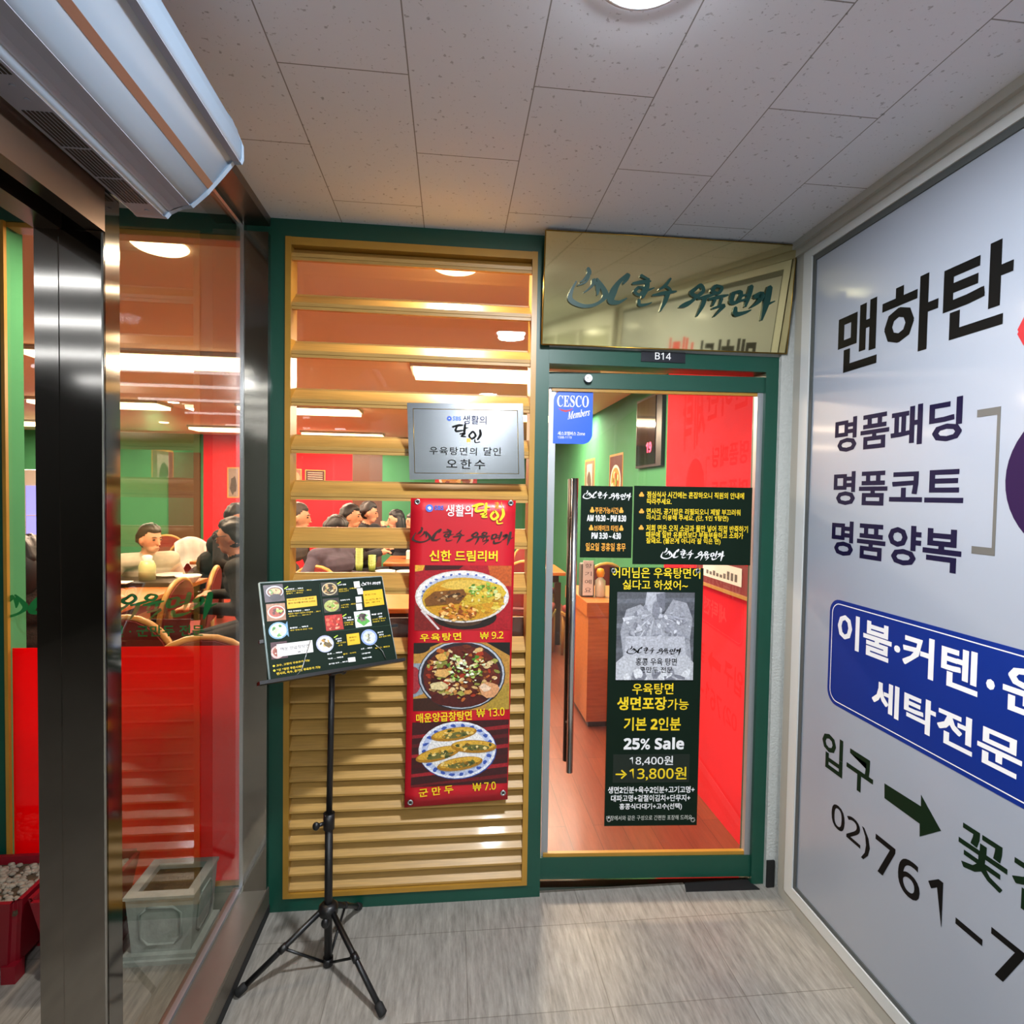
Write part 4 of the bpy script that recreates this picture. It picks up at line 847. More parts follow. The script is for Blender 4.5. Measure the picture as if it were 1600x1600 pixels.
obj('price_label', slab(B(), *Q3(*((-0.1719,-0.0462),(-0.0678,-0.0462),(-0.1732,-0.0821)), 0.0022), .0004, BN), M_PAPER, mb)
T(mb, '매운 양곱창탕면', Q3(*((-0.1627,-0.0563),(-0.08,-0.0563),(-0.1625,-0.0661)), 0.0026), M_NAVY, 0)
T(mb, '₩ 13.0', Q3(*((-0.115,-0.0734),(-0.085,-0.0724),(-0.1149,-0.0791)), 0.0026), M_NAVY, 0)
T(mb, '우육탕면 … ₩9.2', Q3(*((-0.1265,0.1182),(-0.0739,0.1197),(-0.1264,0.1137)), 0.0012), M_WHT, 0.03)
T(mb, '홍콩식 맑은 우육탕면 … ₩9.2', Q3(*((-0.1266,0.1122),(-0.0493,0.1125),(-0.1265,0.1076)), 0.0012), M_YEL, 0)
T(mb, '곱빼기 … ₩10.2', Q3(*((-0.1265,0.1052),(-0.0764,0.1057),(-0.1265,0.1007)), 0.0012), M_YEL, 0)
T(mb, '매운 우육탕면 … ₩9.7', Q3(*((-0.1274,0.0498),(-0.0623,0.0496),(-0.1274,0.0453)), 0.0012), M_WHT, 0.03)
T(mb, '매콤한 국물의 홍콩식 우육탕면 … ₩9.7', Q3(*((-0.1283,0.0425),(-0.0298,0.0424),(-0.1283,0.0378)), 0.0012), M_YEL, 0)
T(mb, '곱빼기 … ₩10.7', Q3(*((-0.1272,0.0347),(-0.061,0.035),(-0.1271,0.0306)), 0.0012), M_YEL, 0)
T(mb, '완탕면 … ₩9.2', Q3(*((-0.1286,-0.0007),(-0.074,-0.0002),(-0.1286,-0.0053)), 0.0012), M_WHT, 0.03)
T(mb, '새우 완탕과 맑은 국물', Q3(*((-0.1289,-0.0079),(-0.0618,-0.0086),(-0.1289,-0.0122)), 0.0012), M_YEL, 0)
T(mb, '소고기 전골', Q3(*((0.0393,0.1222),(0.0673,0.1234),(0.0392,0.1173)), 0.0012), M_WHT, 0.03)
T(mb, '양곱창 볶음 … 소 ₩28.0', Q3(*((0.0402,0.1073),(0.1001,0.1093),(0.04,0.1021)), 0.0012), M_YEL, 0)
T(mb, '버섯과 소고기', Q3(*((0.0397,0.1002),(0.072,0.1013),(0.0397,0.0958)), 0.0012), M_YEL, 0)
T(mb, '청경채 우육', Q3(*((0.0394,0.0709),(0.0721,0.0715),(0.0393,0.0665)), 0.0012), M_WHT, 0.03)
T(mb, '소고기 볶음 … ₩24.0', Q3(*((0.0391,0.0551),(0.0895,0.0566),(0.039,0.0504)), 0.0012), M_YEL, 0)
T(mb, '마늘 소스', Q3(*((0.0389,0.0475),(0.0633,0.0483),(0.0388,0.0431)), 0.0012), M_YEL, 0)
T(mb, '매운 볶음', Q3(*((0.0399,0.0133),(0.0668,0.0135),(0.0398,0.0086)), 0.0012), M_WHT, 0.03)
T(mb, '… ₩26.0', Q3(*((0.0417,0.0047),(0.0733,0.0053),(0.0417,0.0004)), 0.0012), M_WHT, 0.02)
T(mb, '매콤달콤 양념', Q3(*((0.0406,-0.0026),(0.0713,-0.0027),(0.0405,-0.0069)), 0.0012), M_YEL, 0)
T(mb, '고추기름', Q3(*((0.0404,-0.0094),(0.0695,-0.0094),(0.0404,-0.0137)), 0.0012), M_YEL, 0)
T(mb, '족발 냉채', Q3(*((0.138,0.0149),(0.1759,0.0159),(0.1378,0.0098)), 0.0012), M_WHT, 0.03)
T(mb, '… ₩20.0', Q3(*((0.1577,0.0049),(0.1753,0.0055),(0.1576,0.0007)), 0.0012), M_WHT, 0.02)
T(mb, '오이와 겨자소스', Q3(*((0.1377,-0.0018),(0.1876,-0.0003),(0.1375,-0.0069)), 0.0012), M_YEL, 0)
T(mb, '새콤한 소스', Q3(*((0.1377,-0.0095),(0.1832,-0.0083),(0.1376,-0.014)), 0.0012), M_YEL, 0)
T(mb, '군만두', Q3(*((0.0048,-0.0501),(0.0252,-0.0496),(0.0047,-0.0546)), 0.0012), M_WHT, 0.03)
T(mb, '₩7.0', Q3(*((0.01,-0.057),(0.0234,-0.0569),(0.0099,-0.0612)), 0.0012), M_WHT, 0.02)
T(mb, '부추 고기 만두', Q3(*((0.0059,-0.0631),(0.0372,-0.0632),(0.0058,-0.0676)), 0.0012), M_YEL, 0)
T(mb, '4개', Q3(*((0.0109,-0.0709),(0.0234,-0.0707),(0.0109,-0.0751)), 0.0012), M_YEL, 0)
T(mb, '물만두', Q3(*((0.1481,-0.0464),(0.17,-0.0457),(0.1479,-0.0508)), 0.0012), M_WHT, 0.03)
T(mb, '₩7.0', Q3(*((0.1527,-0.0545),(0.1684,-0.0542),(0.1526,-0.059)), 0.0012), M_WHT, 0.02)
T(mb, '새우 만두 8개', Q3(*((0.1497,-0.0615),(0.1918,-0.0601),(0.1495,-0.0662)), 0.0012), M_YEL, 0)
T(mb, '음료 … ₩2.0', Q3(*((-0.028,-0.0917),(0.0191,-0.0917),(-0.028,-0.0964)), 0.0012), M_WHT, 0.03)
T(mb, '맥주 … ₩5.0', Q3(*((-0.0271,-0.1064),(0.0208,-0.1068),(-0.0272,-0.111)), 0.0012), M_WHT, 0.03)
T(mb, '공기밥 추가 … ₩1.0', Q3(*((-0.0274,-0.1223),(0.0324,-0.1223),(-0.0274,-0.1266)), 0.0012), M_WHT, 0.03)
T(mb, '콜라 · 사이다', Q3(*((0.022,-0.0992),(0.0648,-0.0991),(0.022,-0.1034)), 0.0012), M_YEL, 0)
T(mb, '소주 … ₩5.0', Q3(*((0.0824,-0.0912),(0.1204,-0.0913),(0.0822,-0.0957)), 0.0012), M_WHT, 0.03)
T(mb, '고량주', Q3(*((0.0814,-0.1062),(0.1126,-0.1066),(0.0813,-0.1105)), 0.0012), M_WHT, 0.03)
T(mb, '연태', Q3(*((0.0821,-0.1206),(0.1134,-0.1205),(0.082,-0.1251)), 0.0012), M_WHT, 0.03)
T(mb, '₩18.0 · ₩35.0', Q3(*((0.1315,-0.0952),(0.1825,-0.095),(0.1313,-0.0995)), 0.0012), M_YEL, 0)
T(mb, '● 고수, 고명의 무료추가 가능', Q3(*((-0.1893,-0.1027),(-0.0828,-0.1012),(-0.189,-0.1093)), 0.0012), M_YEL, 0.015)
T(mb, '● 1인 1탕면 주문시에만', Q3(*((-0.1893,-0.1152),(-0.1034,-0.1151),(-0.189,-0.1222)), 0.0012), M_YEL, 0.015)
T(mb, '면사리, 육수, 공기밥 무료추가 가능', Q3(*((-0.1804,-0.1252),(-0.0535,-0.1249),(-0.1802,-0.1328)), 0.0012), M_YEL, 0.015)
T(mb, '마시고 더 드실 분은', Q3(*((-0.1227,0.0842),(-0.0445,0.0858),(-0.1228,0.0788)), 0.0014), M_BLK, 0)
T(mb, '면과 육수를 추가로 드려요', Q3(*((-0.1239,0.0747),(-0.0412,0.0763),(-0.1239,0.0693)), 0.0014), M_BLK, 0)
T(mb, '포장 가능', Q3(*((0.1255,0.0829),(0.1682,0.0841),(0.1256,0.0779)), 0.0014), M_BLK, 0)
T(mb, '소고기 추가', Q3(*((0.1248,0.0655),(0.1845,0.0669),(0.1249,0.0599)), 0.0014), M_BLK, 0)
T(mb, '면 추가', Q3(*((0.1247,0.0551),(0.1772,0.0568),(0.1248,0.0502)), 0.0014), M_BLK, 0)
T(mb, '홍콩식', Q3(*((0.0487,-0.0509),(0.073,-0.0507),(0.0486,-0.0555)), 0.0014), M_BLK, 0)
T(mb, '만두', Q3(*((0.0504,-0.0602),(0.0682,-0.06),(0.0503,-0.0648)), 0.0014), M_BLK, 0)
logo(mb, Q3(*((0.1205,0.1253),(0.1924,0.1273),(0.1197,0.1104)), 0.0012), M_WHT)
b = B(); tube(b, [Q(*p, .0006) for p in ((-0.0202,0.128),(-0.024,-0.0272))], .0005, 4); obj('divider', b, mat('divider_green', '#3a5a48', .5), mb)
b = B(); tube(b, [Q(*p, .0006) for p in ((-0.024,-0.0272),(0.1981,-0.0284))], .0005, 4); obj('divider', b, mat('divider_green', '#3a5a48', .5), mb)
b = B(); p = [Q(*t, .0012) for t in ((-0.1315,0.1194),(-0.1192,0.1263),(-0.1183,0.1238),(-0.1295,0.1169))]; b.faces.new([b.verts.new(v) for v in p]); obj('leaf_mark', b, mat('lime_ink', '#b8d838', .5), mb)
b = B(); p = [Q(*t, .0012) for t in ((0.0364,0.1246),(0.0506,0.1319),(0.0514,0.1292),(0.0386,0.1219))]; b.faces.new([b.verts.new(v) for v in p]); obj('leaf_mark', b, mat('lime_ink', '#b8d838', .5), mb)
b = B(); p = [Q(*t, .0012) for t in ((0.038,0.0175),(0.0519,0.024),(0.0528,0.0214),(0.0401,0.0148))]; b.faces.new([b.verts.new(v) for v in p]); obj('leaf_mark', b, mat('lime_ink', '#b8d838', .5), mb)
b = B(); p = [Q(*t, .0012) for t in ((0.0002,-0.0459),(0.0135,-0.04),(0.0144,-0.0425),(0.0023,-0.0486))]; b.faces.new([b.verts.new(v) for v in p]); obj('leaf_mark', b, mat('lime_ink', '#b8d838', .5), mb)

# ------------------------------------------------------------------ small things on the floor
dm = thing('door_mat', 'small black rubber mat on the floor under the right end of the glass door', 'mat', (1.69, .0, 0))
obj('sheet', prism(B(), [(1.545, -.022), (1.836, -.034), (1.812, .03), (1.565, .05)], 'z', .0, .004), M_RUB, dm)
# stone planter and red planters behind the side glass
pz = thing('stone_planter', 'pale grey square stone planter with octagon moulding behind the side glass', 'planter', (-.275, -.08, 0))
b = B(); box(b, -.395, -.155, -.205, .0 - .002, 0, .014); box(b, -.386, -.164, -.196, -.004, .014, .026); obj('plinth', b, M_STONE, pz)
b = B()
o_ = [(-.365, -.18), (-.185, -.18), (-.185, -.01), (-.365, -.01)]; t_ = [(-.378, -.19), (-.172, -.19), (-.172, -.004), (-.378, -.004)]
i_ = [(-.352, -.165), (-.198, -.165), (-.198, -.026), (-.352, -.026)]
z_ = [(o_, .026), (t_, .205), ([(x + (.005 if x > -.27 else -.005), y - (.005 if y < -.1 else -.002)) for x, y in t_], .206), ([(x + (.005 if x > -.27 else -.005), y - (.005 if y < -.1 else -.002)) for x, y in t_], .216), (i_, .216), (i_, .185)]
rg = [[b.verts.new((x, y, z)) for x, y in L_] for L_, z in z_]
for r0, r1 in zip(rg, rg[1:]):
    for k in range(4): b.faces.new((r0[k], r0[(k+1) % 4], r1[(k+1) % 4], r1[k]))
b.faces.new(rg[0][::-1]); b.faces.new(rg[-1])
obj('body', b, M_STONE, pz)
def octa(cx, cz, w_, h_, c_): return [(cx - w_ + c_, cz + h_), (cx + w_ - c_, cz + h_), (cx + w_, cz + h_ - c_), (cx + w_, cz - h_ + c_), (cx + w_ - c_, cz - h_), (cx - w_ + c_, cz - h_), (cx - w_, cz - h_ + c_), (cx - w_, cz + h_ - c_)]
b = B(); oc = octa(-.275, .115, .062, .062, .022); tube(b, [(x, -.186 - (z - .115) * .056, z) for x, z in oc] + [(oc[0][0], -.186 - (oc[0][1] - .115)*.056, oc[0][1])], .0045, 8); obj('octagon_moulding', b, M_STONE, pz)
b = B(); oc = octa(-.095, .115, .055, .062, .022); tube(b, [(-.1785 + (z - .115)*.07, y, z) for y, z in oc] + [(-.1785 + (oc[0][1] - .115)*.07, oc[0][0], oc[0][1])], .0045, 8); obj('octagon_moulding', b, M_STONE, pz)
M_SOIL = mat('soil', '#4a3c2a', .95, noise=.3, nscale=60, bump=.8, bscale=90); M_PEB = mat('pebbles', '#8f8678', .8, noise=.35, nscale=14)
obj('soil', bx(-.352, -.198, -.165, -.026, .18, .196), M_SOIL, pz)
def red_planter(x0, x1, y0, y1, h, label, feet=True):
    t = thing('red_planter', label, 'planter', ((x0 + x1)/2, (y0 + y1)/2, 0), 0, 'red planter boxes')
    b = B(); s_ = .035; zz = [((x0 + s_, x1 - s_, y0 + s_, y1 - s_), .05), ((x0, x1, y0, y1), h), ((x0 + .014, x1 - .014, y0 + .014, y1 - .014), h), ((x0 + .02, x1 - .02, y0 + .02, y1 - .02), h - .05)]
    rg = [[b.verts.new(p) for p in ((a, c, z), (d, c, z), (d, e, z), (a, e, z))] for (a, d, c, e), z in zz]
    for r0, r1 in zip(rg, rg[1:]):
        for k in range(4): b.faces.new((r0[k], r0[(k+1) % 4], r1[(k+1) % 4], r1[k]))
    b.faces.new(rg[0][::-1]); b.faces.new(rg[-1]); bmesh.ops.bevel(b, geom=[e for e in b.edges if abs(e.verts[0].co.z - e.verts[1].co.z) > .1], offset=.02, segments=3, affect='EDGES')
    obj('body', b, M_REDP, t)
    for a, c in ((x0 + .05, y0 + .05), (x1 - .05, y0 + .05), (x0 + .05, y1 - .05), (x1 - .05, y1 - .05)): obj('foot', bx(a - .02, a + .02, c - .02, c + .02, 0, .055), M_REDP, t)
    obj('soil', bx(x0 + .018, x1 - .018, y0 + .018, y1 - .018, h - .05, h - .025), M_SOIL, t)
    b = B(); rnd = random.Random(int(x0*100))
    for i in range(420):
        r = rnd.uniform(.006, .014); ell(b, (rnd.uniform(x0 + .03, x1 - .03), rnd.uniform(y0 + .03, y1 - .03), h - .022 + rnd.uniform(-.004, .006)), (r, r*rnd.uniform(.6, 1), r*.6), 6, 4)
    p = obj('pebble_mulch', b, M_PEB, t); p['kind'] = 'stuff'
red_planter(-.62, -.41, -.27, -.02, .27, 'red planter box with pebble mulch half hidden behind the steel post')
red_planter(-1.10, -.635, -.27, -.02, .27, 'red planter box with pebble mulch at the left edge of the picture')
# green shop name on the restaurant window
dc = thing('window_lettering', 'dark green brush lettering stuck on the restaurant window above the red film', 'lettering', (-.35, .03, 1.07))
M_DEC = mat('decal_green', '#157a38', .5)
logo(dc, ((-.93, .0092, 1.172), (-.178, .0092, 1.178), (-.93, .0092, 1.05)), M_DEC)
T(dc, '홍콩 우육탕면 · 군만두 전문', ((-.75, .0092, 1.036), (-.222, .0092, 1.038), (-.75, .0092, .996)), M_DEC, .02)

# ------------------------------------------------------------------ restaurant: lamps
def strip(x, y, L, label):
    t = thing('ceiling_strip_light', label, 'ceiling light', (x, y, CEIL_IN), 0, 'strip lights in the restaurant ceiling')
    obj('housing', bx(x - L/2 - .02, x + L/2 + .02, y - .17, y + .17, CEIL_IN - .03, CEIL_IN), M_FRAMEW, t)
    b = B()
    for dy in (-.085, .085): box(b, x - L/2, x + L/2, y + dy - .07, y + dy + .07, CEIL_IN - .06, CEIL_IN - .03)
    obj('diffuser', b, E_WARM, t)
    area('lamp', (0, 0, -.065), L, STRIP_W, STRIP_COL, 'RECTANGLE', .3, t)
strip(-1.40, 1.99, 1.3, 'long warm strip light nearest the window, seen through the side glass')
strip(1.0, 2.03, 1.28, 'long warm strip light behind the upper right part of the louver')
strip(-2.95, 4.2, 1.2, 'warm strip light in the second row, at the left in the side glass')
strip(-.97, 4.22, 1.2, 'warm strip light in the second row behind the left louver')
strip(1.35, 4.22, 1.1, 'warm strip light in the second row behind the steel plaque')
strip(-2.62, 6.4, .75, 'short warm strip light in the far row, at the right in the side glass')
strip(-1.0, 6.75, 1.15, 'thin warm strip light in the far row behind the louver')
strip(-5.3, 6.3, .9, 'warm strip light in the far row, left of the steel post')
def spot(x, y, label):
    t = thing('ceiling_spot', label, 'ceiling light', (x, y, CEIL_IN), 0, 'small spots in the restaurant ceiling')
    b = B(); lathe(b, (x, y, CEIL_IN), [(0, -.012), (.05, -.012), (.06, -.002), (0, -.001)], 20); obj('lens', b, E_WARM, t)
    return t
spot(-3.2, 6.0, 'small warm ceiling spot between the strip lights in the side glass')
t = spot(1.98, 4.0, 'small warm ceiling spot over the green wall behind the door'); area('lamp', (0, 0, -.02), .1, 14, (1, .9, .75), parent=t)

def entrance_spot(x, y, label, w):
    t = thing('ceiling_downlight', label, 'ceiling light', (x, y, CEIL_IN), 0, 'round downlights inside the restaurant window')
    b = B(); lathe(b, (x, y, CEIL_IN), [(0, -.012), (.085, -.011), (.095, -.003), (0, -.001)], 28); obj('diffuser', b, E_WARM, t)
    area('lamp', (0, 0, -.02), .16, w, (1, .78, .55), parent=t)
entrance_spot(-0.439, 0.1645, 'round warm downlight glowing just inside the side window', 22)
entrance_spot(0.6366, 0.1862, 'round warm downlight just inside, behind the top slat of the louver', 22)

# ------------------------------------------------------------------ restaurant: furniture
def make_chair():
    t = thing('banquet_chair', 'red banquet chair', 'chair')
    b = B(); box(b, -.21, .21, -.2, .22, .41, .48, bev=.025); obj('seat', b, M_CHR, t, world=False, smooth=True)
    arch = [(-.19, .5), (-.205, .72)] + [(-.205 + .205*(1 - math.cos(a)), .72 + .2*math.sin(a)) for a in [math.pi*i/12 for i in range(1, 12)]] + [(.205, .72), (.19, .5)]
    b = B(); prism(b, arch, 'y', -.235, -.19); bmesh.ops.bevel(b, geom=b.edges[:], offset=.008, segments=2, affect='EDGES')
    for v in b.verts: v.co.y -= (v.co.z - .5) * .14
    obj('backrest', b, M_CHR, t, world=False)
    b = B(); tube(b, [(x * 1.02, -.212 - (z - .5)*.14, z) for x, z in arch], .0165, 8); obj('back_frame', b, M_CHRF, t, world=False)
    b = B(); box(b, -.215, .215, -.205, .225, .385, .412); obj('seat_frame', b, M_CHRF, t, world=False)
    for x in (-.19, .19):
        b = B(); tube(b, [(x, .2, .39), (x*1.03, .215, 0)], [.018, .014], 8); obj('leg', b, M_CHRF, t, world=False)
        b = B(); tube(b, [(x, -.212, .52), (x, -.2, .36), (x*1.03, -.235, 0)], [.016, .018, .014], 8); obj('leg', b, M_CHRF, t, world=False)
    return t
chair0 = make_chair(); used = []
def chair(p, rz, label):
    """p = top middle of the backrest"""
    off = Matrix.Rotation(rz, 3, 'Z') @ Vector((0, -.27, 0)); loc = (p[0] - off.x, p[1] - off.y, 0)
    if not used: r = chair0; r.location = loc; r.rotation_euler = (0, 0, rz); r['label'] = label; r['group'] = 'red banquet chairs'
    else: r = dup(chair0, loc, rz, label, 'red banquet chairs')
    used.append(r); return r
HP = math.pi/2
chair([-2.95,5.5291], .3, 'red banquet chair just right of the man in the grey shirt')
ck = chair([-2.3737,4.8565], .5, 'red banquet chair draped with a white coat')
chair([-1.1247,1.8433], HP, 'red banquet chair at the right of the wooden table, seen above the green lettering')
chair([-1.1436,2.4607], HP + .2, 'red banquet chair turned sideways under the person with glasses')
chair([-0.3487,0.2936], .25, 'red banquet chair close to the window, its round back just over the red film')
chair([-0.8268,0.6767], -.2, 'red banquet chair low at the left beside the steel post')
chair((-1.14, 3.25), -HP, 'red banquet chair at the left edge of the louver beside the grey-jacketed diner')
chair((-.42, 2.5), math.pi - .2, 'red banquet chair under the hand of the grey-jacketed diner')
chair((-.55, 4.45), -HP, 'red banquet chair behind the stacked green cups')
chair((1.58, 4.62), math.pi, 'red banquet chair behind the small table seen past the door handle')
chair((1.3, 2.9), -.3, 'red banquet chair seen low between the door edge and the handle')
chair((1.98, 2.75), .2, 'dark red chair behind the wooden counter')

def table(x0, x1, y0, y1, label):
    cx, cy = (x0 + x1)/2, (y0 + y1)/2
    t = thing('dining_table', label, 'table', (cx, cy, 0), 0, 'wooden dining tables')
    b = B(); box(b, x0, x1, y0, y1, .705, .74, bev=.006); obj('tabletop', b, M_WOODT, t)
    obj('apron', bx(x0 + .06, x1 - .06, y0 + .06, y1 - .06, .63, .705), M_WOODD, t)
    for x in (x0 + .07, x1 - .07):
        for y in (y0 + .07, y1 - .07): obj('leg', bx(x - .03, x + .03, y - .03, y + .03, 0, .63), M_WOODD, t)
table(-2.55, -1.47, 1.75, 3.12, 'orange wood dining table in front of the man in the grey shirt')
table(-2.14, -1.5, 4.3, 5.0, 'orange wood dining table behind the coat-draped chair')
table(-.62, .55, 3.0, 3.6, 'wooden dining table holding dishes and green cups behind the louver')
table(-.1, .85, 4.2, 4.95, 'orange wood dining table farther back behind the green cups')
table(-.05, .95, 1.75, 2.5, 'wooden dining table close behind the red banner')
table(1.2, 1.78, 3.5, 4.15, 'small wooden table seen past the door handle')

def bowl(x, y, z, r, h, label, m=None, group=None):
    t = obj('bowl', lathe(B(), (0, 0, 0), [(0, 0), (r*.5, 0), (r*.55, h*.1), (r*.9, h*.7), (r, h), (r*.95, h), (r*.82, h*.65), (r*.4, h*.2), (0, h*.18)], 24), m or M_CER, None, smooth=True)
    t.location = (x, y, z); return tag(t, label, 'bowl', group)
def plate(x, y, z, r, label):
    t = obj('plate', lathe(B(), (0, 0, 0), [(0, 0), (r*.6, 0), (r, .018), (r*.98, .022), (r*.6, .006), (0, .006)], 24), M_CER, None, smooth=True); t.location = (x, y, z); return tag(t, label, 'plate', 'white plates on the tables')
def cup_stack(x, y, z, n, label):
    for i in range(n):
        o = obj('cup', lathe(B(), (0, 0, 0), [(0, 0), (.028, 0), (.036, .085), (.034, .085), (.026, .006), (0, .006)], 18), M_CUP, None, smooth=True)
        o.location = (x, y, z + i*.024); tag(o, label, 'cup', 'stacked green cups')
def boxthing(name, label, cat, x0, x1, y0, y1, z0, z1, m, bev=.006, group=None):
    o = obj(name, bx((x0 - x1)/2, (x1 - x0)/2, (y0 - y1)/2, (y1 - y0)/2, 0, z1 - z0, bev=bev), m); o.location = ((x0 + x1)/2, (y0 + y1)/2, z0); return tag(o, label, cat, group)
boxthing('serving_tray', 'long dark tray at the edge of the orange wood table', 'tray', -2.3, -1.56, 2.62, 2.98, .74, .775, M_BLKP)
boxthing('paper_napkin', 'white printed paper hanging over the dark tray edge', 'paper', -2.0, -1.84, 2.55, 2.66, .776, .785, M_PAPER, .002)
bowl(-1.52, 2.86, .74, .1, .06, 'white bowl at the far right corner of the orange wood table')
plate(-1.72, 2.95, .776, .11, 'white plate on the right end of the dark tray')
plate(-2.18, 2.8, .776, .1, 'white plate on the dark tray in front of the grey-shirted man')
t = thing('water_jug', 'pale green water jug standing on the dark tray', 'jug', (-1.8, 2.78, .776))
obj('body', lathe(B(), (-1.8, 2.78, .776), [(0, 0), (.06, 0), (.062, .11), (.045, .15), (.035, .155), (0, .155)], 20), mat('pale_green_plastic', '#c2c68a', .3), t)
obj('lid', lathe(B(), (-1.8, 2.78, .776), [(.036, .153), (.038, .19), (.02, .2), (0, .2)], 20), M_CER, t)
boxthing('tissue_box', 'white tissue box on the far orange table in the side glass', 'tissue box', -1.86, -1.66, 4.4, 4.55, .74, .86, M_CER)
bowl(-.47, 3.14, .74, .125, .085, 'big white bowl at the front of the table behind the louver')
boxthing('serving_tray', 'black tray carrying the green cups behind the louver', 'tray', -.32, .02, 3.2, 3.5, .74, .765, M_BLKP)
cup_stack(-.22, 3.36, .765, 7, 'green plastic cup in the taller stack behind the louver')
cup_stack(-.1, 3.34, .765, 4, 'green plastic cup in the shorter stack behind the louver')
boxthing('serving_tray', 'black tray with white dishes beside the red banner', 'tray', .1, .5, 3.1, 3.4, .74, .765, M_BLKP)
bowl(.05, 3.1, .74, .09, .07, 'white bowl between the two black trays'); plate(.22, 3.25, .765, .09, 'white plate on the black tray beside the red banner'); bowl(.4, 3.28, .765, .09, .07, 'white bowl on the black tray beside the red banner')
boxthing('tissue_box', 'white tissue box on the far table behind the louver', 'tissue box', .12, .3, 4.55, 4.7, .74, .84, M_CER)
plate(1.55, 3.7, .74, .1, 'white plate on the small table past the door handle')
# white coat over a chair
ct = thing('white_coat', 'white coat draped over the back of a red chair', 'coat', (ck.location.x, ck.location.y, .6))
Rz = Matrix.Rotation(.5, 4, 'Z'); b = B()
pf = [(-.05, .62), (-.045, .8), (-.035, .93), (0, .965), (.045, .95), (.06, .8), (.075, .64)]; rows = []
for i in range(15):
    u = -1 + 2*i/14; row = []
    for k, (y, z) in enumerate(pf):
        zz = z - .07*abs(u)**2 - (.05*math.sin(7*u) if k in (0, 6) else 0); row.append(b.verts.new((u*.16, y - .24 - .06 + .012*math.sin(9*u + k), zz)))
    rows.append(row)
for r0, r1 in zip(rows, rows[1:]):
    for k in range(len(pf) - 1): b.faces.new((r0[k], r0[k+1], r1[k+1], r1[k])).smooth = True
g = bmesh.ops.solidify(b, geom=b.faces[:], thickness=.01)
bmesh.ops.transform(b, matrix=Matrix.Translation(ck.location) @ Rz, verts=b.verts); obj('cloth', b, M_PAPER, ct)

# counter past the door, with its small sign and bottle
cn = thing('service_counter', 'orange wood service counter seen through the door glass', 'counter', (1.7, 1.85, 0))
zc = 0.8205
xc = 1.5097
obj('body', bx(xc + .012, 1.9, 1.51, 2.2, .04, zc - .09), M_WOODT, cn); obj('top', bx(xc, 1.9, 1.5, 2.2, zc - .09, zc), M_WOODT, cn); obj('plinth', bx(xc + .03, 1.89, 1.53, 2.19, 0, .04), M_WOODD, cn)
ts = thing('counter_sign', 'upright white label on a grey holder standing on the counter', 'sign', (xc + .03, 1.75, zc))
q = ((1.5271,1.7,1.0701),(1.5981,1.7,1.0701),(1.5271,1.7,0.8561))
X0, X1 = q[0][0], q[1][0]; Z1 = q[0][2]
b = B(); box(b, X0 - .012, X1 + .012, 1.705, 1.78, zc, Z1 - .02, bev=.01); obj('holder', b, mat('grey_holder', '#5a554e', .5), ts)
obj('label_card', bx(X0, X1, 1.70, 1.704, zc + .012, Z1), M_PAPER, ts)
for i, ch in enumerate('향기예요'):
    zz = Z1 - .02 - i * (Z1 - zc - .03) / 4
    T(ts, ch, ((X0 + .012, 1.6992, zz), (X1 - .012, 1.6992, zz), (X0 + .012, 1.6992, zz - .03)), M_GRYI)
bt = thing('pump_bottle', 'clear pump bottle with an orange cap on the counter', 'bottle', (xc + .13, 1.72, zc))
bx_, by_ = (X1 + .055, 1.72)
obj('body', lathe(B(), (bx_, by_, zc), [(0, 0), (.034, 0), (.036, .01), (.036, .11), (.016, .13), (.014, .14), (0, .14)], 20), mat('milky_plastic', '#dccfb4', .3), bt)
obj('pump', lathe(B(), (bx_, by_, zc), [(.016, .135), (.024, .14), (.03, .165), (.022, .19), (.01, .195), (0, .195)], 14), mat('orange_cap', '#f0a020', .4), bt)

# fridge, pictures, boards
fg = thing('display_fridge', 'white upright fridge with a violet-lit glass door beyond the steel post', 'fridge', (-4.2, 5.8, 0))
obj('cabinet', bx(-4.62, -3.9, 5.5, 6.1, 0, 1.72, bev=.01), M_CER, fg)
obj('glass_door', bx(-4.56, -3.96, 5.492, 5.499, .25, 1.52), mat('violet_glow', '#8f93ff', .3, emit=1.1), fg)
for z in (.55, .85, 1.15): obj('shelf', bx(-4.55, -3.97, 5.486, 5.492, z, z + .012), M_CER, fg)
def picture(label, q, n, shapes, m=None, frame=.02):
    TL, TR, BL = map(Vector, q); n = Vector(n); t = thing('framed_picture', label, 'picture', tuple((TR + BL)/2), 0, None)
    u, v = (TR - TL).normalized(), (BL - TL).normalized(); f = frame
    slb = obj('frame', slab(B(), TL - u*f - v*f, TR + u*f - v*f, BL - u*f + v*f, .015, n), m or M_CHRF, t)
    art(t, (TL, TR, BL), shapes, n, name='print', base=.002, step=.0004)
    return t
random.seed(21)
food = lambda bg: [rect(bg), ('ell', (.5, .55, .42, .36), '#e8dccb'), ('ell', (.5, .55, .36, .3), '#c98a3a')] + scatter(14, .5, .55, .26, .2, ['#e0b060', '#a85a24', '#7a9a3a', '#e8cf98', '#8a3a1a'], .05, .12, .5)
NX = (-1, 0, 0)
picture('narrow wood-framed picture hanging first on the green wall', ((2.168, 4.39, 1.90), (2.168, 3.98, 1.90), (2.168, 4.39, 1.55)), NX, [rect('#6a5a4a'), ('poly', [(.2, .1), (.8, .1), (.8, .9), (.2, .9)], '#9a9488'), ('blob', (.5, .6, .25, .3), '#4a4038')])
picture('wood-framed noodle picture hanging second on the green wall', ((2.168, 3.36, 1.89), (2.168, 2.96, 1.89), (2.168, 3.36, 1.45)), NX, food('#5a2018'))
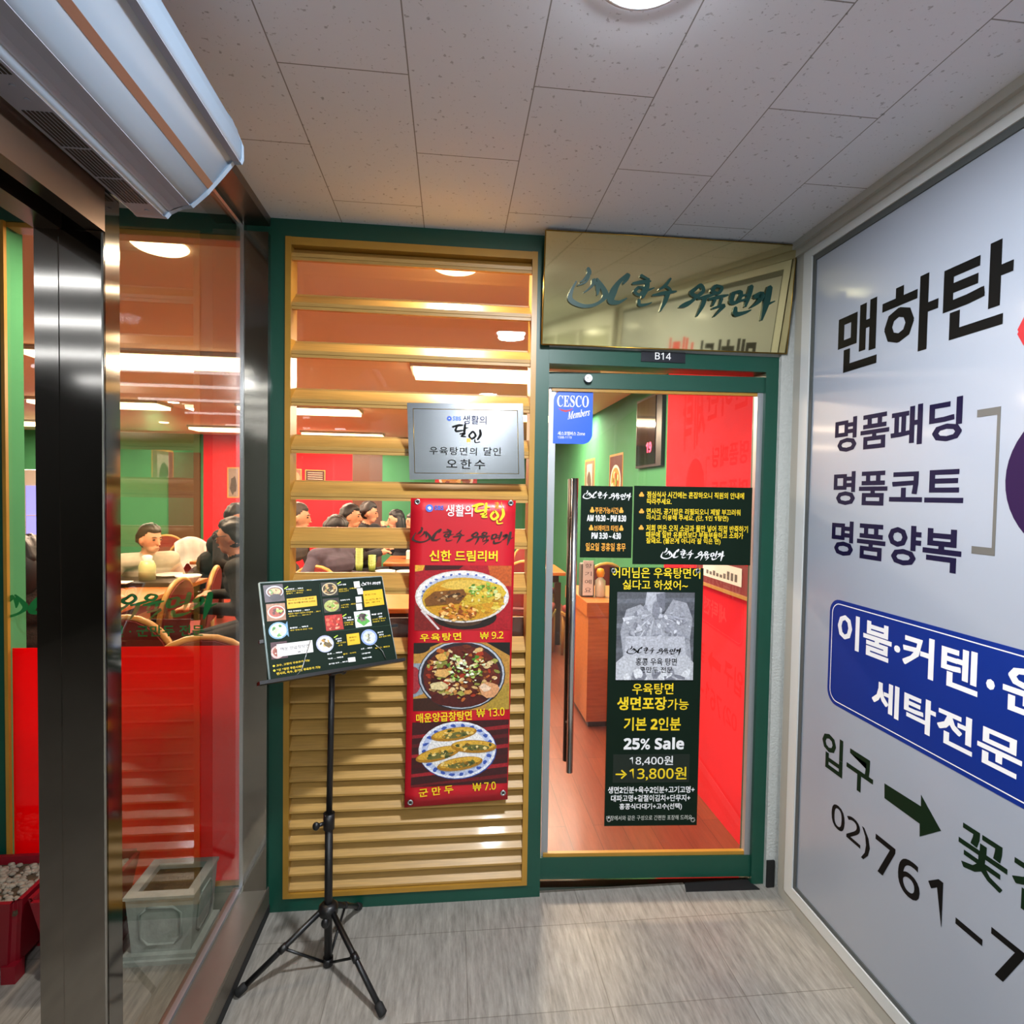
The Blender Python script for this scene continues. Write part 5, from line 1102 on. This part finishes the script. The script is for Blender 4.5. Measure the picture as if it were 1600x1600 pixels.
picture('red poster with a round bowl on the green back wall', ((.36, 7.598, 1.98), (1.05, 7.598, 1.98), (.36, 7.598, 1.55)), NF, food('#c8202a'), M_REDI, .01)
picture('tall poster with a bowl photo on the far red wall behind the door', ((2.03, 7.598, 2.0), (2.3, 7.598, 2.0), (2.03, 7.598, 1.4)), NF, food('#c03028'), M_REDI, .01)
picture('dark handwritten menu frame on the red back wall', ((-1.7559,7.598,1.8511),(-1.4592,7.598,1.8467),(-1.7547,7.598,1.6196)), NF, [rect('#3a1c18')] + [('poly', [(.1, .12 + .15*i), (.9, .12 + .15*i), (.9, .18 + .15*i), (.1, .18 + .15*i)], '#a88a7a') for i in range(5)], M_CHRF, .012)
picture('poster with a yellow badge on the red back wall at the louver edge', ((-2.0608,7.598,1.8657),(-1.8374,7.598,1.8599),(-2.0597,7.598,1.6036)), NF, [rect('#7a4a3a'), ('ell', (.5, .5, .45, .4), '#b07a5a'), ('ell', (.4, .75, .22, .2), '#f0c020')], M_CHRF, .012)
picture('small grey framed photo on the red back wall in the side glass', ((-2.9725,7.598,1.8568),(-2.8236,7.598,1.86),(-2.9721,7.598,1.4)), NF, [rect('#8a7a70'), ('blob', (.5, .6, .35, .35), '#4a403a')], M_CHRF, .02)
nb = thing('notice_board', 'framed cream notice on the red wall inside the door', 'notice', (1.89, .42, 1.13))
obj('backing', bx(1.886, 1.899, .2, .72, 1.09, 1.22), mat('dark_red_board', '#7a1418', .6), nb)
obj('paper', bx(1.884, 1.886, .26, .64, 1.125, 1.205), M_PAPER, nb); obj('ledge', bx(1.875, 1.899, .19, .74, 1.078, 1.092), M_CHRF, nb)
random.seed(4); b = B()
for i in range(9): y = .6 - .035*i; box(b, 1.8832, 1.8838, y - .022, y, 1.14, 1.14 + random.uniform(.012, .04))
obj('ink_marks', b, M_GRYI, nb)
lb = thing('led_board', 'black framed board with pink led digits on the green wall inside the door', 'display board', (2.16, 2.2, 2.0))
obj('frame', bx(2.14, 2.169, 1.93, 2.5, 1.74, 2.29), M_BLACK, lb); obj('glass_front', bx(2.136, 2.14, 2.05, 2.48, 1.76, 2.27), mat('dark_gloss', '#1c1512', .06, coat=.5), lb)
T(lb, '19', ((2.1352, 2.24, 1.93), (2.1352, 2.12, 1.93), (2.1352, 2.24, 1.85)), mat('pink_led', '#ff2050', .5, emit=3), .02)

# ------------------------------------------------------------------ diners
M_SKIN = mat('skin', '#c98e6c', .55); M_HAIR = mat('black_hair', '#120d0b', .5, noise=.3, nscale=40, stretch=(1, 1, 6)); M_HAIRG = mat('grey_hair', '#3a322c', .6)
M_EYE = mat('eye_dark', '#120b08', .3); M_LIP = mat('lip', '#a05a4a', .5); M_PANTS = mat('dark_trousers', '#15151a', .8); M_SHOE = mat('black_shoe', '#0c0c0c', .5)
def cloth(n, c): return mat(n, c, .85, noise=.12, nscale=18, bump=.3, bscale=30)
def person(label, hip, head, face, top, hands, hair='short', hairm=None, glasses=False, tilt=0.0, feet=None, sh=1.0):
    """hip, head: joint centres; face: heading of the face (0 = +x); hands: two target points (left, right of the body)"""
    hip, head = Vector(hip), Vector(head); root = thing('person', label, 'person', (hip.x, hip.y, 0))
    fw = Vector((math.cos(face), math.sin(face), 0)); 
    body = Vector((head.x - hip.x, head.y - hip.y, 0)); bf = fw if body.length < .12 else (fw * .6 + body.normalized() * .8).normalized()
    bf.z = 0; bf.normalize(); br = Vector((bf.y, -bf.x, 0)); up = (head - hip).normalized()
    neck = head - Vector((0, 0, .125)) - fw * .03; chest = hip.lerp(neck, .68); belly = hip.lerp(neck, .3)
    prim = []        # (kind, a, b, ra, rb, region)
    C_ = lambda a, b_, ra, rb, rg: prim.append((Vector(a), Vector(b_), ra, rb, rg))
    C_(hip - br*.08, hip + br*.08, .125, .125, 1); C_(belly - br*.06, belly + br*.06, .125, .125, 0); C_(chest - br*.1, chest + br*.1, .115, .115, 0)
    shl, shr = neck - br*.175*sh - up*.075, neck + br*.175*sh - up*.075
    C_(shl, shr, .07, .07, 0); C_(neck - up*.09, neck - up*.02, .075, .06, 0); C_(neck - up*.03, head - Vector((0, 0, .05)), .052, .05, 2)
    hands = [Vector(h) for h in hands]
    for s, H_ in ((shl, hands[0]), (shr, hands[1])):
        d = H_ - s; L = d.length; H_ = s + d * min(1, .52 / L); mid = (s + H_)/2; k = max(0, .27**2 - ((H_ - s).length/2)**2) ** .5
        out = (br * (1 if s is shr else -1) * .5 + Vector((0, 0, -1))); ax = (H_ - s).normalized(); out = (out - ax*out.dot(ax)).normalized(); E_ = mid + out * k
        C_(s, E_, .058, .047, 0); C_(E_, H_, .045, .034, 0); wr = (H_ - E_).normalized(); pm = H_ + wr*.045; C_(H_, pm, .027, .03, 2)
        sd = wr.cross(Vector((0, 0, 1))); sd = sd.normalized() if sd.length > .1 else br
        C_(pm - sd*.022, pm + sd*.022, .02, .02, 2)
        for i, ln in enumerate((.05, .06, .056, .042)):
            f0 = pm + sd*(-.03 + .02*i) + wr*.015; f1 = f0 + wr*ln*.6 + Vector((0, 0, -.008)); f2 = f1 + wr*ln*.35 + Vector((0, 0, -.022)); C_(f0, f1, .0095, .009, 2); C_(f1, f2, .009, .0075, 2)
        th = pm + sd*(.03 if s is shl else -.03) - wr*.02; C_(th, th + sd*(.03 if s is shl else -.03) + wr*.035, .011, .009, 2)
    for sgn in (-1, 1):
        h0 = hip + br*.09*sgn; kn = h0 + bf*.42 + Vector((0, 0, .0)); kn.z = .5; an = kn + bf*.02; an.z = .09
        C_(h0, kn, .085, .06, 1); C_(kn, an, .056, .042, 1); C_(an + Vector((0, 0, -.045)), an + bf*.13 + Vector((0, 0, -.055)), .042, .034, 3)
    bm = B()
    for a, b_, ra, rb, rg in prim:
        d = (b_ - a).length; ax = (b_ - a).normalized() if d > 1e-6 else Vector((0, 0, 1)); pts, rr = [], []
        for i in range(5): t = math.pi/2 * i/4; pts.append(a - ax*ra*math.cos(t)); rr.append(max(ra*math.sin(t), .0008))
        for i in range(5): t = math.pi/2 * i/4; pts.append(b_ + ax*rb*math.sin(t)); rr.append(max(rb*math.cos(t), .0008))
        tube(bm, pts, rr, 12)
    rt = Vector((fw.y, -fw.x, 0)); fwt = (fw * math.cos(tilt) + Vector((0, 0, -math.sin(tilt)))).normalized(); upt = rt.cross(fwt).normalized()
    def Hd(x, y, z): return head + rt*x + fwt*y + upt*z
    HM = Matrix(((rt.x, fwt.x, upt.x, head.x), (rt.y, fwt.y, upt.y, head.y), (rt.z, fwt.z, upt.z, head.z), (0, 0, 0, 1)))
    t = B(); 
    def skull(d, q):      # narrower jaw, flatter face, eye hollows
        if d.z < 0: q.x *= 1 - .22*d.z*d.z - .12*abs(d.z); q.y *= 1 - .1*abs(d.z)
        if d.y > .6: q.y *= .97
        return q
    ell(t, (0, 0, 0), (.076, .096, .115), 24, 16, fn=skull); ell(t, (0, .042, -.075), (.046, .045, .038), 16, 10)
    tube(t, [(0, .088, .02), (0, .104, -.012), (0, .112, -.028), (0, .092, -.036)], [.008, .011, .014, .008], 10)
    ell(t, (-.02, .085, -.004 + .03), (.022, .012, .006), 10, 6); ell(t, (.02, .085, .026), (.022, .012, .006), 10, 6)
    for s in (-1, 1): ell(t, (s*.078, -.005, -.012), (.011, .02, .031), 10, 8); 
    ell(t, (0, .088, -.061), (.022, .010, .010), 10, 6)
    bmesh.ops.transform(t, matrix=HM, verts=t.verts); tm = bpy.data.meshes.new('t'); t.to_mesh(tm); t.free(); bm.from_mesh(tm); bpy.data.meshes.remove(tm)
    me = bpy.data.meshes.new('body'); bm.to_mesh(me); bm.free(); o = bpy.data.objects.new('body', me); COL.objects.link(o)
    r = o.modifiers.new('r', 'REMESH'); r.mode = 'VOXEL'; r.voxel_size = .0085; s_ = o.modifiers.new('s', 'SMOOTH'); s_.factor = .5; s_.iterations = 3
    dg = bpy.context.evaluated_depsgraph_get(); m2 = bpy.data.meshes.new_from_object(o.evaluated_get(dg)); o.modifiers.clear(); o.data = m2; bpy.data.meshes.remove(me); m2.name = 'body'
    n = len(m2.polygons); ce = np.empty(n*3); m2.polygons.foreach_get('center', ce); ce = ce.reshape(-1, 3)
    best = np.full(n, 1e9); reg = np.zeros(n, int)
    for a, b_, ra, rb, rg in prim:
        a_, d = np.array(a), np.array(b_ - a); tt = np.clip(((ce - a_) @ d) / max(d @ d, 1e-9), 0, 1); ds = np.linalg.norm(ce - a_ - tt[:, None]*d, axis=1) - (ra + (rb - ra)*tt)
        k = ds < best; best[k] = ds[k]; reg[k] = rg
    dh = np.linalg.norm((ce - np.array(head + Vector((0, 0, -.01)))) / np.array([.1, .1, .125]), axis=1) < 1.05; reg[dh] = 2
    for m in (top, M_PANTS, M_SKIN, M_SHOE): m2.materials.append(m)
    m2.polygons.foreach_set('material_index', reg.astype(np.int32)); m2.polygons.foreach_set('use_smooth', np.ones(n, bool))
    m2.transform(MW(root).inverted()); o.parent = root
    # hair: closed star-shaped cap, sunk into the skull where there is no hair
    b = B()
    def cap(d, q):
        line = .52 if d.y > .55 else (.52 - (.55 - d.y)*.95 if d.y > -.1 else -.1 - (-.1 - d.y)*.55)
        k = min(max((d.z - line + .05) / .1, 0), 1); bump_ = .013 + .007*math.sin(9*d.x + 5*d.z + 3*d.y) + .004*math.sin(23*d.x + 17*d.y + 11*d.z)
        q = Vector((d.x*.076, d.y*.096, d.z*.115)) * (.93 + .07*k) + d * bump_ * k
        return q
    ell(b, (0, -.004, .004), (1, 1, 1), 28, 20, fn=cap)
    if hair == 'long':
        for x, y, z, rx, ry, rz_ in ((0, -.075, -.07, .075, .045, .13), (-.07, -.03, -.07, .026, .045, .12), (.07, -.03, -.07, .026, .045, .12)): ell(b, (x, y, z), (rx, ry, rz_), 16, 10)
    bmesh.ops.transform(b, matrix=HM, verts=b.verts); obj('hair', b, hairm or M_HAIR, root)
    for s in (-1, 1):
        b = B(); ell(b, (s*.031, .083, .006), (.014, .008, .0065), 12, 8); bmesh.ops.transform(b, matrix=HM, verts=b.verts); obj('eye', b, M_EYE, root)
        b = B(); tube(b, [(s*.014, .094, .026), (s*.032, .092, .031), (s*.05, .08, .026)], [.003, .0042, .002], 6); bmesh.ops.transform(b, matrix=HM, verts=b.verts); obj('eyebrow', b, M_HAIR, root)
    b = B(); ell(b, (0, .0965, -.062), (.021, .005, .0045), 12, 6); bmesh.ops.transform(b, matrix=HM, verts=b.verts); obj('mouth', b, M_LIP, root)
    if glasses:
        b = B()
        for s in (-1, 1): tube(b, [(s*.034 + .024*math.cos(a), .104, .006 + .017*math.sin(a)) for a in [2*math.pi*i/16 for i in range(17)]], .0022, 6); tube(b, [(s*.058, .104, .01), (s*.082, .0, .008)], .0022, 6)
        tube(b, [(-.011, .105, .008), (.011, .105, .008)], .0022, 6); bmesh.ops.transform(b, matrix=HM, verts=b.verts); obj('glasses', b, M_BLACK, root)
    return root
V3 = Vector
h = V3((-1.8644,2.95,1.091)); person('man in a light grey shirt leaning over the wooden table, facing right', h + V3((-.16, .42, -.56)), h, -.42, cloth('grey_shirt', '#b5ab98'), (h + V3((.3, .08, -.36)), h + V3((-.05, -.08, -.36))), tilt=.12)
h = V3((-0.7993,1.85,1.2041)); person('person with black glasses and dark clothes at the right edge of the side glass', h + V3((.17, .06, -.62)), h, 3.05, cloth('black_knit', '#16130f'), (h + V3((-.12, -.28, -.42)), h + V3((-.2, .2, -.42))), glasses=True, tilt=.1)
h = V3((-1.5006,3.85,1.2525)); person('hunched person in a black coat with their back turned, in front of the red wall', h + V3((-.34, .1, -.62)), h, .2, cloth('black_coat', '#14110f'), (h + V3((.2, .25, -.5)), h + V3((.2, -.25, -.5))), tilt=.35, sh=1.15)
h = V3((-1.6493,1.25,1.1242)); person('person in a dark brown fur jacket close behind the window, left of the post', h + V3((-.05, .0, -.58)), h, 2.1, mat('dark_fur', '#241710', .95, noise=.5, nscale=60, bump=1, bscale=120), (h + V3((.0, .4, -.3)), h + V3((.3, .2, -.3))), hair='long', sh=1.2)
h = V3((-0.7204,3.15,1.2782)); person('short-haired man in a grey jacket at the left edge of the louver', h + V3((-.2, .1, -.68)), h, .1, cloth('grey_jacket', '#3f3a38'), (h + V3((.06, .2, -.5)), h + V3((.06, -.22, -.5))), hairm=M_HAIRG, tilt=.1)
h = V3((-0.3134,2.72,1.1904)); person('diner in a purple-grey jacket bending over the table, hand on a chair back', h + V3((.0, .05, -.6)), h, -.5, cloth('purple_grey_jacket', '#4a424e'), (h + V3((.25, .2, -.4)), V3((-0.412,2.62,0.9331))), tilt=.5, sh=1.1)
h = V3((-0.3597,3.7,1.2662)); person('young diner in black facing right in front of the red wall', h + V3((-.1, .1, -.68)), h, -.05, cloth('black_sweater', '#171213'), (h + V3((.3, .2, -.35)), h + V3((.3, -.1, -.35))), tilt=.05)
h = V3((-0.2995,4.5,1.2783)); person('dark-haired diner in black eating beside the brown wall panel', h + V3((-.08, .12, -.7)), h, .05, cloth('black_jacket', '#100e10'), (h + V3((.3, .15, -.3)), h + V3((.22, -.12, -.22))), tilt=.15)
h = V3((-0.0584,5.2,1.1692)); person('long-haired woman in dark clothes facing left with her hand at her mouth', h + V3((.12, .12, -.66)), h, 3.3, cloth('dark_cardigan', '#2a2224'), (h + V3((-.14, -.06, -.1)), h + V3((-.28, .15, -.35))), hair='long', tilt=.1)
h = V3((0.1026,5.9,1.1034)); person('dark-haired diner half hidden behind the red banner', h + V3((.05, .12, -.66)), h, 3.6, cloth('dark_coat', '#231f22'), (h + V3((-.2, -.2, -.4)), h + V3((-.2, .2, -.4))), hair='long')
